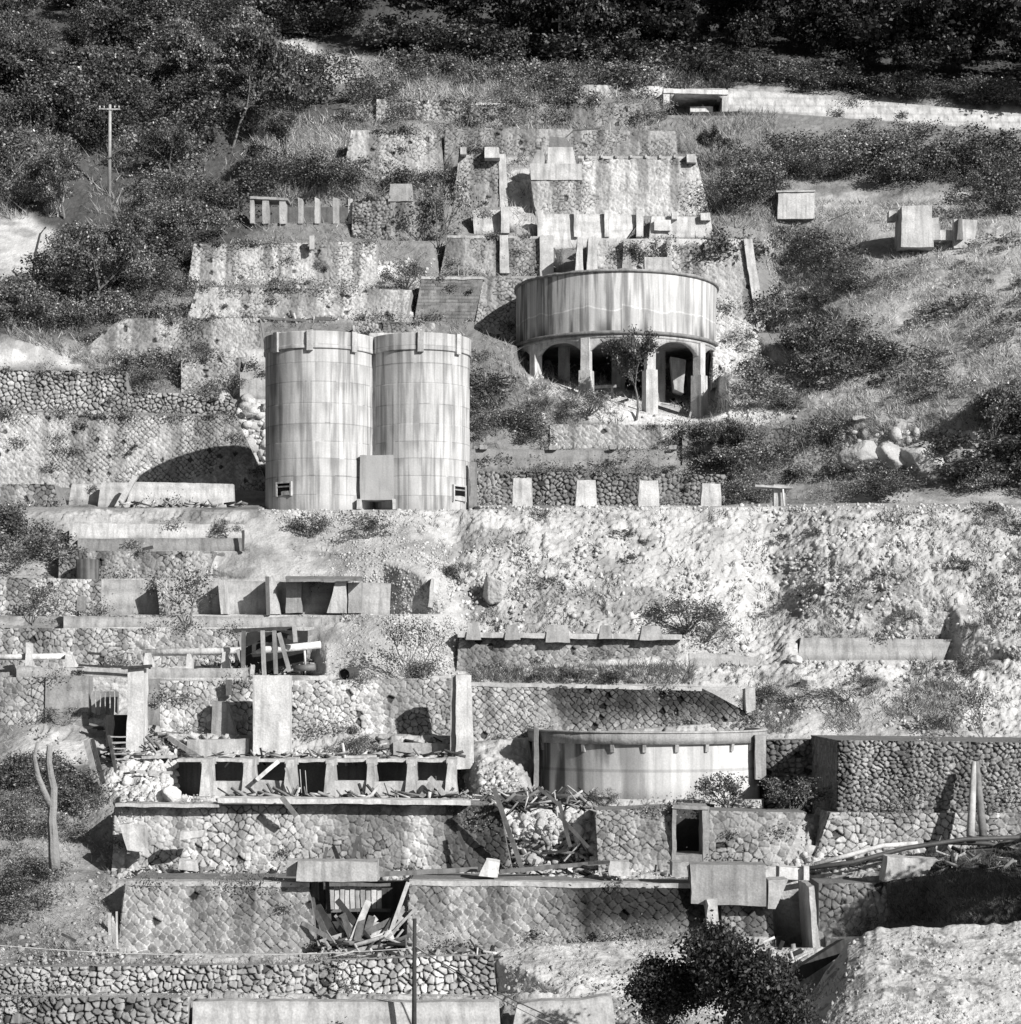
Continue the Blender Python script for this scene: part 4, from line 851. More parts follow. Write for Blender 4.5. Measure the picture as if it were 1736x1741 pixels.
# ---- collapsed timber bay
o = empty('boarded_screen', P(600, 1545, 69)); T(o, 'weathered board screen at the back of the timber bay', 'board wall')
for k in range(10): slab('board', (560+k*9, 567.6+k*9, 567.6+k*9, 560+k*9, 1503, 1503, 1548, 1548), 69.1+.04*(k % 2), .05, R.uniform(.35, .55), o, mat=M_WOOD)
for yy in (1502, 1546): strip((552, yy), (664, yy), 68.9, .1, .1, .15, 'rail', M_WOOD, parent=o)
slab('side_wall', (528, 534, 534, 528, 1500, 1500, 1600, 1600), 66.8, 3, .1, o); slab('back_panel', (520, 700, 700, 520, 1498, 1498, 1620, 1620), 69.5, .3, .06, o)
LB = ['long dark plank leaning at the left of the timber bay', 'second dark plank curving into the left of the timber bay', 'broad pale plank lying on top of the heap', 'long thin plank leaning up to the right wall', 'short splintered plank in the middle of the heap', 'plank crossing low over the heap', 'upright blackened post at the left of the screen', 'second upright blackened post by the screen', 'grey plank fanning out at the left foot', 'narrow pale lath near the heap centre', 'dark squared beam at the left foot', 'splintered plank pointing up beside the right wall', 'lowest plank under the heap', 'grey board tipped over the heap at right', 'short black beam at the right foot']
for i, (x0, y0, x1, y1, Ya, Yb_, wd, t_) in enumerate([(527, 1520, 590, 1618, 67.6, 65.6, .22, .07), (534, 1545, 570, 1622, 67.2, 65.4, .18, .12), (590, 1622, 668, 1588, 65.3, 65.6, .34, .5), (664, 1585, 694, 1500, 65.8, 66.1, .13, .4), (600, 1596, 640, 1560, 65.9, 66.6, .2, .36), (575, 1618, 660, 1608, 65.2, 65.2, .12, .33), (545, 1500, 548, 1560, 67.6, 67.6, .16, .05), (556, 1500, 560, 1566, 67.8, 67.8, .14, .09), (540, 1605, 604, 1585, 65.6, 66.2, .22, .26), (585, 1610, 612, 1572, 65.6, 66.3, .08, .5), (560, 1580, 584, 1612, 66.4, 65.5, .24, .05), (650, 1610, 686, 1560, 65.6, 66, .16, .3), (548, 1628, 690, 1622, 64.9, 64.9, .16, .2), (622, 1600, 676, 1574, 66, 66.3, .3, .24), (660, 1618, 690, 1606, 65.2, 65.4, .2, .03)]):
    T(beam('plank', (x0, y0), (x1, y1), Ya, Yb_, wd, .07, t_), LB[i], 'plank', 'planks of the collapsed timber bay')
for k in range(26):
    a_ = math.radians(R.uniform(18, 165)); L_ = R.uniform(40, 112); xb, yb_ = 612+R.uniform(-30, 30), 1616+R.uniform(-10, 8)
    T(beam('plank', (xb, yb_), (xb+L_*math.cos(a_), yb_-L_*math.sin(a_)*.9), 65.2+R.uniform(0, .4), 66.1+R.uniform(0, .5), R.uniform(.07, .24), .05, R.choice((.06, .12, .25, .4, .5))), 'splintered plank in the fan of collapsed timber in the bay', 'plank', 'planks fanned out in the collapsed timber bay')
TB = [((840, 1342, 888, 1478), 69.6, 70.6, .17, .13, 'long dark beam leaning across the breach in the streaked wall'), ((778, 1413, 806, 1478), 70.8, 70.2, .12, .08, 'short dark beam leaning on the streaked wall left of the breach'), ((914, 1338, 950, 1368), 70.6, 70.4, .12, .1, 'dark beam sloping off the basin ledge'), ((950, 1362, 970, 1440), 70.5, 70.2, .13, .08, 'charred beam hanging down in the breach'), ((940, 1376, 1000, 1440), 70.9, 70.1, .12, .1, 'crooked charred beam crossing the breach'), ((644, 1487, 812, 1478), 68.8, 68.6, .16, .2, 'long flat timber on the bottom ledge left of the tilted cube'), ((850, 1482, 1035, 1466), 68.4, 69.4, .14, .13, 'long flat timber on the bottom ledge right of the tilted cube'), ((1000, 1468, 1074, 1464), 68.9, 68.7, .1, .08, 'dark lath across the notched block'), ((609, 1421, 598, 1466), 69.4, 68.4, .12, .07, 'left leg of the small dark trestle on the streaked wall'), ((611, 1421, 616, 1466), 69.4, 68.4, .09, .09, 'right leg of the small dark trestle on the streaked wall'), ((556, 1440, 549, 1466), 69.4, 68.5, .1, .1, 'left short dark prop above the raised slab'), ((566, 1438, 576, 1466), 69.4, 68.4, .13, .05, 'right short dark prop above the raised slab'), ((479, 1356, 504, 1388), 70.4, 70.5, .16, .18, 'plank hanging over the streaked wall edge'), ((436, 1326, 474, 1294), 74.9, 75.4, .15, .5, 'pale plank propped in the second bin'), ((486, 1305, 500, 1348), 75.1, 74.9, .1, .3, 'plank leaning on the third bin pier'), ((716, 1356, 736, 1326), 74.6, 75.2, .2, .2, 'dark plank tipped up at the end of the bins'), ((730, 1322, 756, 1352), 74.4, 74.2, .2, .4, 'grey plank lying on rubble at the end of the bins'), ((286, 1254, 350, 1296), 80, 78.6, .2, .3, 'long grey plank sloping down left of the plinth'), ((800, 1358, 1040, 1360), 74.2, 74.4, .2, .08, 'long dark log along the basin ledge'), ((1330, 1676, 1440, 1606), 59.5, 62, .4, .05, 'thick black log sloping up behind the gravel mound'), ((1340, 1640, 1376, 1620), 62, 63, .05, .4, 'thin wire-like rod over the black gap'), ((1170, 720, 1175, 700), 112, 112, .1, .3, 'short stick by the tank leg'), ((895, 1255, 906, 1310), 79.6, 79.2, .1, .3, 'thin pale stick leaning left of the basin'), ((690, 1290, 740, 1286), 78.2, 78.2, .1, .5, 'pale lath on the bin roof'), ((560, 1288, 640, 1286), 78.2, 78.1, .1, .42, 'second pale lath on the bin roof'), ((146, 1258, 165, 1334), 77.6, 76., .22, .3, 'left grey rail of the wooden chute by the steps'), ((156, 1256, 175, 1330), 77.6, 76., .14, .06, 'right black rail of the wooden chute by the steps'), ((160, 1330, 168, 1400), 76, 74.6, .25, .04, 'black timber standing under the wooden chute'), ((1408, 376, 1444, 360), 133, 133, .08, .1, 'thin dark pole lying in the grass on the right slope'), ((148, 1110, 172, 1112), 84.6, 84.6, .1, .05, 'dark lath by the short pale pipe'), ((133, 1131, 256, 1136), 83.2, 83.1, .09, .05, 'dark rail along the concrete ledge'), ((186, 1552, 187, 1610), 65.6, 65.4, .1, .35, 'left pale stake at the shaded end of the lower masonry'), ((198, 1550, 199, 1612), 65.4, 65.3, .06, .5, 'right thin pale stake at the shaded end of the lower masonry'), ((104, 1588, 128, 1600), 64, 63.8, .08, .1, 'dark stick lying on the earth slope at bottom left'), ((196, 1628, 236, 1642), 63.6, 63, .06, .04, 'dark cable end lying on the path'), ((242, 934, 260, 930), 92.6, 92.6, .14, .06, 'short dark log on the lower concrete band'), ((190, 262, 212, 250), 137, 137, .1, .1, 'dead branch behind the upper pole'), ((445, 540, 520, 545), 116.6, 116.8, .14, .15, 'dark timber lying above the left silo'), ((535, 541, 562, 542), 116.2, 116.2, .2, .12, 'short timber above the left silo rim')]
for (x0, y0, x1, y1), Ya, Yb_, wd, t_, lb in TB: T(beam('timber_beam', (x0, y0), (x1, y1), Ya, Yb_, wd, wd*.8, t_), lb, 'beam')
# trestle poles at right
for x0, x1, t_, lb in ((1657, 1650, .45, 'pale left pole of the tall trestle against the boulder wall'), (1660, 1672, .2, 'darker right pole of the tall trestle against the boulder wall')):
    T(tube('trestle_pole', [P(x0, 1296, 71.9), P(x1, 1422, 70.8)], .11, M_WOOD, t_, n=8, r1=.15), lb, 'pole')
# bent rails
for k, (pts, t_, lb) in enumerate([([(1372, 1477), (1450, 1466), (1540, 1442), (1640, 1427), (1830, 1420)], .06, 'long bent dark rail rising over the gully'), ([(1385, 1470), (1450, 1452), (1500, 1438), (1560, 1434)], .55, 'pale plank beside the bent dark rail'), ([(1540, 1458), (1620, 1450), (1690, 1442), (1736, 1420), (1800, 1395)], .05, 'second dark rail curving up at the right edge'), ([(1600, 1432), (1680, 1434), (1736, 1450), (1830, 1452)], .05, 'third dark rail sagging at the right edge')]):
    T(tube('bent_rail', [P(x, y, 69.8+.3*k+(x-1372)*.002) for x, y in pts], .09, M_METAL if t_ < .2 else M_WOOD, t_, n=6), lb, 'rail')
tube('', [P(0, 0, 1), P(0, 1, 1)], .001, M_METAL, 0).name = 'x'; bpy.data.objects.remove(bpy.data.objects['x'])
# steps
o = empty('timber_steps', P(200, 1305, 79)); T(o, 'dark wooden steps descending beside the thin pillar', 'steps')
for k in range(7): strip((186+k*.8, 1252+k*9.5), (214, 1252+k*9.5), 79.4-k*.25, .05, .2, .34, 'tread', M_WOOD, parent=o)
beam('stringer', (184, 1250), (196, 1312), 79.3, 77.7, .1, .3, .08, o); slab('backing', (180, 216, 216, 180, 1215, 1215, 1318, 1318), 80.4, .2, .03, o)
o = empty('board_gate', P(180, 1222, 82)); T(o, 'broken upright boards in the gap left of the thin pillar', 'boards')
for k in range(6): slab('board', (156+k*8, 162+k*8, 162+k*8, 156+k*8, 1176+R.uniform(-3, 3), 1176, 1214, 1214+R.uniform(-5, 2)), 82.4, .06, R.uniform(.15, .4), o, mat=M_WOOD)
# poles
def pole(label, px, yt, yb, Y, r, arms=(), tone=.4):
    o = tube('utility_pole', [P(px, yb+8, Y), P(px+1, yt, Y)], r, M_WOOD, tone, n=10, r1=r*.75); T(o, label, 'pole')
    for y, hw in arms:
        a = strip((px-hw, y), (px+hw, y), Y-.15, .09, .12, .36, 'crossarm', M_WOOD, parent=o)
        for k in (-1, -.55, .55, 1): tube('insulator', [P(px+k*hw*.9, y, Y-.1), P(px+k*hw*.9, y-4, Y-.1)], .045, M_CONC, .5, a, n=6)
    return o
pole('bare wooden pole with one crossarm on the left hillside', 186, 178, 345, 137.5, .13, ((184, 18),), .34)
pole('dark pole standing up from the bottom edge', 704, 1562, 1790, 57., .075, (), .05)
pole('pale pole top with insulators against the forest', 952, -60, 44, 158, .14, ((35, 14),), .5)
pole('faint pale pole in the forest near the top right', 1651, -60, 60, 160, .10, (), .4)
def cable(label, pts, r, tone, group=None):
    T(tube('cable', pts, r, M_METAL, tone, n=4, caps=False), label, 'cable', group)
def sag(a, b, s, n=14): a = np.array(a); b = np.array(b); return [a+(b-a)*t-np.array([0, 0, s*4*t*(1-t)]) for t in np.linspace(0, 1, n)]
cable('thin light cable strung left from the bottom pole', sag(P(-60, 1602, 57.5), P(704, 1612, 57), .28), .012, .5)
cable('thin cable falling right from the bottom pole', sag(P(704, 1610, 57), P(1010, 1760, 53), .12), .018, .1)
cable('second thin cable beside the one falling right', sag(P(704, 1607, 57), P(1020, 1775, 53), .22), .012, .4)
cable('thin wire over the upper tank walls', [P(955, 240, 137), P(975, 222, 139), P(1020, 218, 141)], .05, .08)
# dead trunk
o = tube('dead_tree', [P(94, 1476, 67), P(92, 1455, 67), P(91, 1425, 67), P(88, 1395, 67), P(90, 1370, 67), P(91, 1340, 67), P(86, 1318, 67), P(83, 1296, 66.9), P(84, 1268, 66.9)], .19, M_BARK, .22, n=22, r1=.09, wob=.22); T(o, 'bare dead tree trunk with a forked top at left', 'dead tree')
tube('limb', [P(86, 1372, 67), P(74, 1345, 66.9), P(64, 1320, 66.8), P(58, 1286, 66.8), P(64, 1262, 66.7)], .13, M_BARK, .24, o, n=10, r1=.05, wob=.2)
o = tube('dead_sapling', [P(56, 472, 124), P(60, 430, 124), P(68, 398, 124), P(78, 386, 124)], .09, M_BARK, .06, n=6, r1=.05); T(o, 'thin bent bare sapling on the bright sand at left', 'dead tree')
# ---------------------------------------------------------------- vegetation
def skeleton(seed, kind):
    r = random.Random(seed); segs = []; tips = []
    def grow(p, d, ln, rad, lev, maxlev):
        n = 3; q = p.copy()
        for i in range(n):
            d = d+np.array([r.gauss(0, .16), r.gauss(0, .16), r.gauss(0.03, .10)]); d /= np.linalg.norm(d)
            q2 = q+d*ln/n; segs.append((q, q2, rad*(1-.25*i/n), rad*(1-.25*(i+1)/n))); q = q2
            if lev >= 1: tips.append((q.copy(), lev))
        if lev < maxlev:
            for k in range(r.choice((2, 3, 3)) if lev else r.choice((3, 4))):
                a = r.uniform(0, 6.283); sp = r.uniform(.45, .95)
                u = np.cross(d, (0.3, .2, 1)); u /= np.linalg.norm(u)+1e-9; v_ = np.cross(d, u)
                d2 = d+(u*math.cos(a)+v_*math.sin(a))*sp; d2[2] += .12; d2 /= np.linalg.norm(d2)
                grow(q, d2, ln*r.uniform(.62, .85), rad*.62, lev+1, maxlev)
        else: tips.append((q.copy(), lev+1))
    if kind == 'bush':
        for k in range(7):
            a = r.uniform(0, 6.283); d = np.array([math.cos(a)*.75, math.sin(a)*.75, r.uniform(.5, 1.1)]); grow(np.array([0., 0., 0.]), d/np.linalg.norm(d), .34, .012, 1, 2)
    elif kind == 'tree':
        grow(np.array([0., 0, 0]), np.array([r.uniform(-.1, .1), 0, 1.]), .34, .020, 0, 3)
    else:
        for k in range(3):
            a = r.uniform(0, 6.283); d = np.array([math.cos(a)*.35, math.sin(a)*.35, 1.]); grow(np.array([0., 0, 0]), d/np.linalg.norm(d), .36, .011, 0, 2)
    return segs, tips
def leaves(cent, size, g, tonebase, up=.5):
    n = len(cent); nrm = g.normal(size=(n, 3)); nrm[:, 2] += up*.8; nrm[:, 1] -= .5; nrm[:, 0] += .3; nrm /= np.linalg.norm(nrm, axis=1)[:, None]
    a = g.normal(size=(n, 3)); u = np.cross(nrm, a); u /= np.linalg.norm(u, axis=1)[:, None]+1e-9; v_ = np.cross(nrm, u)
    s = (size*g.uniform(.6, 1.4, n))[:, None]
    V = np.stack([cent-u*s, cent-v_*s*.6, cent+u*s, cent+v_*s*.6], 1)
    t = np.repeat(tonebase, 4)
    return V.reshape(-1, 3), np.arange(n*4).reshape(n, 4), t
def mk_plant(seed, kind, nleaf, lsize, spread, tk=1.):
    segs, tips = skeleton(seed, kind); g = np.random.default_rng(seed)
    tp = np.array([t[0] for t in tips]); mx = tp[:, 2].max()*1.05; w_ = np.array([t[1] for t in tips], float)**1.5; w_ /= w_.sum()
    k = g.choice(len(tp), nleaf, p=w_); cent = tp[k]+g.normal(size=(nleaf, 3))*spread*np.array([1, 1, .7])
    cent[:, 2] = np.maximum(cent[:, 2], .015)
    ct = g.uniform(.45, 1.55, len(tp))[k]; tone = .108*tk*ct*np.exp(g.normal(0, .55, nleaf))
    LV, LF, LT = leaves(cent/mx, lsize, g, tone)
    SV = []; SF = []; o = 0
    for p, q, r0, r1 in segs:
        d_ = q-p; d_ /= np.linalg.norm(d_)+1e-9; u = np.cross(d_, (.1, 1, .2)); u /= np.linalg.norm(u); v_ = np.cross(d_, u)
        for pp, rr in ((p, r0), (q, r1)):
            for a in (0, 2.094, 4.189): SV.append((pp+(u*math.cos(a)+v_*math.sin(a))*rr)/mx)
        for a in range(3): SF.append((o+a, o+(a+1) % 3, o+3+(a+1) % 3, o+3+a))
        o += 6
    return (LV, LF, LT, np.array(SV), np.array(SF))
KINDS = {
 'bush': [mk_plant(s, 'bush', 1700, .036, .062) for s in (1, 2, 3, 4)],
 'bushfine': [mk_plant(s, 'bush', 3000, .025, .055) for s in (5, 6, 7, 8)],
 'tree': [mk_plant(s, 'tree', 3400, .024, .085) for s in (11, 12, 13, 14)],
 'treefine': [mk_plant(s, 'tree', 7000, .0150, .045, tk) for s, tk in ((11, .7), (32, 1.15), (33, .85), (14, 1.35), (35, .55))],
 'airy': [mk_plant(s, 'airy', 900, .020, .075) for s in (21, 22, 23)],
 'airybush': [mk_plant(s, 'bush', 800, .028, .09) for s in (24, 25)],
}
DATA = {}
def plant_data(kind, v):
    key = (kind, v)
    if key not in DATA:
        LV, LF, LT, SV, SF = KINDS[kind][v]
        a = mesh('foliage', LV, LF, M_LEAF, LT); b = mesh('stem', SV, SF, M_BARK, .16)
        DATA[key] = (a.data, b.data); bpy.data.objects.remove(a); bpy.data.objects.remove(b)
    return DATA[key]
NP = [0]
def put(kind, px, py, hpx, label, cat='bush', group=None, wide=1., name=None, Y=None, v=None):
    Y = float(depth(px, py))-.15 if Y is None else Y
    v = NP[0] % len(KINDS[kind]) if v is None else v; NP[0] += 1
    fd, sd = plant_data(kind, v); h = hpx/F*Y
    root = empty(name or {'tree': 'tree', 'airy': 'sapling'}.get(kind, 'bush'), P(px, py, Y)-np.array([0, 0, .05*h]))
    root.rotation_euler[2] = R.uniform(0, 6.28); root.scale = (h*wide, h*wide, h); T(root, label, cat, group)
    for nm, dt in (('foliage', fd), ('stem', sd)):
        if cat == 'tree': nm = {'foliage': 'crown', 'stem': 'trunk'}[nm]
        o = bpy.data.objects.new(nm, dt); COL.objects.link(o); o.parent = root
    return root
def scatter(name, poly, n, kinds, hm, seed, tonek=1., wide=1.2, step=None, excl=(), stems=False, dens=None):
    """one mass of scrub nobody could count"""
    g = np.random.default_rng(seed); xs = [p[0] for p in poly]; ys = [p[1] for p in poly]
    Vs = []; Fs = []; Ts = []; o = 0; c = 0; tries = 0
    while c < n and tries < n*40:
        tries += 1
        x = g.uniform(min(xs), max(xs)); y = g.uniform(min(ys), max(ys))
        if not inpoly(poly, np.array([x]), np.array([y]))[0]: continue
        if any(inpoly(e_, np.array([x]), np.array([y]))[0] for e_ in KEEP): continue
        if any(a < x < b and q < y < r for a, b, q, r in excl): continue
        if dens and vn(np.array([x/dens[0]]), np.array([y/dens[0]]), np.array([seed*1.]), 2)[0] < dens[1]: continue
        Y = float(depth(x, y)); kk = kinds[g.integers(len(kinds))]; LV, LF, LT, SV, SF = KINDS[kk][g.integers(len(KINDS[kk]))]
        h = g.uniform(*hm); a = g.uniform(0, 6.283); sub = 1.0
        ca, sa = math.cos(a), math.sin(a); b0 = P(x, y, Y)-np.array([0, 0, .12*h]); wd = h*wide*g.uniform(.8, 1.3)
        keep = len(LF) if step is None else step
        sel = g.choice(len(LF), keep, replace=False) if keep < len(LF) else np.arange(len(LF))
        L = LV.reshape(-1, 4, 3)[sel]
        if keep < len(LF)*.7: m = L.mean(1, keepdims=True); L = m+(L-m)*math.sqrt(len(LF)/keep)*.9
        L = L.reshape(-1, 3)
        V = np.stack([(L[:, 0]*ca-L[:, 1]*sa)*wd, (L[:, 0]*sa+L[:, 1]*ca)*wd, L[:, 2]*h], 1)+b0
        Vs.append(V); Fs.append(np.arange(len(V)).reshape(-1, 4)+o); Ts.append(np.repeat(LT.reshape(-1, 4)[sel, 0], 4)*tonek*g.uniform(.6, 1.7)); o += len(V); c += 1
    ob = mesh(name, np.concatenate(Vs), np.concatenate(Fs), M_LEAF, np.concatenate(Ts)); tag(ob, kind='stuff'); print(name, c, o//4); return ob
KEEP = [[(-200, 366), (100, 366), (120, 400), (110, 520), (-200, 525)], [(-200, 570), (80, 575), (215, 625), (-200, 660)], [(1300, 320), (1400, 320), (1400, 412), (1290, 412)], [(1490, 340), (1675, 340), (1675, 440), (1480, 440)], [(425, 60), (650, 85), (650, 165), (500, 165), (430, 120)], [(900, 600), (1225, 600), (1225, 722), (960, 722)], [(420, 330), (605, 330), (605, 400), (420, 400)], [(150, 290), (222, 290), (222, 420), (150, 420)], [(225, 180), (300, 200), (290, 300), (230, 290)]]
# forest above the road
f = scatter('forest', [(-150, -230), (1900, -230), (1900, -60), (2000, 200), (1736, 192), (1600, 184), (1400, 152), (1240, 140), (1050, 130), (950, 120), (800, 98), (620, 94), (540, 86), (440, 30), (380, 14), (-250, 14)], 390, ['treefine'], (5., 9.5), 1, .22, .95, 3000)
T_ = tag(f, 'dark dense forest covering the hill above the road', 'forest')
G = 'scrub'
for nm, poly, n, kinds, hm, tk, wd, st, dn in [
 ('scrub', [(-120, 0), (380, 5), (440, 60), (520, 130), (600, 170), (570, 225), (440, 260), (300, 300), (100, 330), (-120, 350)], 105, ['bushfine', 'treefine', 'bushfine'], (2.2, 4.5), .9, 1.1, 2400, (70, .40)),
 ('scrub', [(-120, 330), (420, 320), (560, 250), (590, 330), (430, 335), (420, 405), (330, 410), (320, 460), (230, 560), (110, 570), (-120, 560)], 110, ['bushfine'], (1.2, 2.6), 1., 1.1, 1700, (60, .42)),
 ('scrub', [(600, 110), (1130, 132), (1130, 168), (800, 172), (760, 215), (600, 215)], 60, ['bushfine', 'airybush'], (1., 2.4), 1.1, 1.2, 800, (60, .45)),
 ('scrub', [(1240, 262), (1300, 258), (1560, 262), (1850, 285), (1850, 385), (1675, 380), (1660, 330), (1500, 318), (1380, 305), (1310, 305), (1270, 370), (1245, 370)], 140, ['bushfine', 'bushfine', 'airybush'], (1.1, 2.7), 1.05, 1.15, 1900, (60, .30)),
 ('scrub', [(1330, 420), (1400, 430), (1460, 470), (1480, 570), (1480, 660), (1440, 690), (1360, 640), (1330, 580), (1320, 500)], 60, ['bush', 'bushfine', 'airybush'], (.9, 2.2), .9, 1.15, 1300, (50, .38)),
 ('scrub', [(800, 600), (880, 630), (950, 690), (990, 716), (930, 722), (930, 765), (800, 770)], 34, ['bush', 'bushfine', 'airybush'], (.5, 1.4), 1., 1.2, 1200, (40, .38)),
 ('scrub', [(1165, 750), (1430, 745), (1450, 790), (1570, 800), (1540, 858), (1240, 858), (1235, 810), (1165, 800)], 74, ['bushfine', 'bush', 'airybush'], (.5, 1.5), 1.15, 1.2, 1200, (40, .36)),
 ('scrub', [(1590, 790), (1850, 690), (1850, 850), (1640, 842)], 44, ['bush', 'bushfine'], (1., 2.2), .75, 1.2, 1000, None),
 ('scrub', [(840, 775), (1240, 780), (1236, 815), (840, 806)], 40, ['bushfine', 'airybush'], (.4, 1.), 1., 1.5, 500, (40, .38)),
 ('scrub', [(-100, 880), (80, 890), (100, 975), (-100, 985)], 12, ['bushfine'], (1., 2.2), 1., 1.2, 1600, None),
 ('scrub', [(-100, 1310), (50, 1310), (140, 1330), (160, 1420), (100, 1440), (-100, 1420)], 26, ['bushfine', 'bush'], (.6, 1.4), .9, 1.2, 1500, (40, .35)),
 ('scrub', [(-100, 1460), (50, 1460), (110, 1490), (100, 1560), (-100, 1590)], 16, ['bushfine'], (.5, 1.), .9, 1.3, 1400, (40, .4)),
 ('scrub', [(100, 545), (330, 535), (330, 620), (420, 640), (400, 670), (220, 660), (180, 610)], 40, ['airybush', 'bushfine'], (.5, 1.4), 1.1, 1.3, 600, (40, .45)),
 ('scrub', [(770, 180), (1140, 178), (1150, 218), (880, 218), (850, 300), (700, 350), (600, 330), (700, 215)], 48, ['airybush', 'bushfine'], (.7, 1.8), 1.2, 1.3, 700, (50, .48)),
 ('scrub', [(1020, 440), (1190, 440), (1290, 470), (1290, 560), (1220, 520), (1020, 470)], 8, ['bushfine'], (.6, 1.4), .9, 1.1, 1600, (50, .36)),
 ('scrub', [(1225, 560), (1300, 590), (1360, 700), (1290, 715), (1230, 650)], 26, ['bushfine', 'airybush'], (.6, 1.4), 1., 1.2, 700, (40, .45)),
 ('scrub', [(1400, 420), (1850, 400), (1850, 700), (1480, 700)], 90, ['airybush', 'bushfine'], (.4, 1.1), 1.5, 1.4, 420, (50, .45)),
 ('scrub', [(720, 880), (1640, 880), (1640, 1060), (1180, 1060), (800, 1040)], 22, ['airybush', 'bushfine'], (.2, .6), .8, 1.5, 400, (40, .45)),
 ('scrub', [(380, 20), (440, 50), (620, 96), (950, 120), (1240, 142), (1240, 130), (950, 105), (620, 80), (450, 10), (380, -30)], 60, ['bush', 'bushfine'], (1.6, 3.2), .6, 1.3, 1300, None),
 ('scrub', [(1240, 128), (1736, 172), (1850, 190), (1850, 205), (1736, 190), (1240, 144)], 50, ['bushfine', 'bush'], (.9, 2.), .9, 1.3, 1100, None),
 ('scrub', [(-120, -60), (450, -60), (430, 20), (-120, 40)], 60, ['treefine'], (3., 6.), .5, 1.1, 2600, None),
 ('scrub', [(1640, 880), (1850, 870), (1850, 1010), (1710, 960)], 34, ['bushfine', 'airybush'], (.4, 1.1), .8, 1.2, 600, (40, .42)),
]: scatter(nm, poly, n, kinds, hm, n, tk, wd, st, dens=dn)
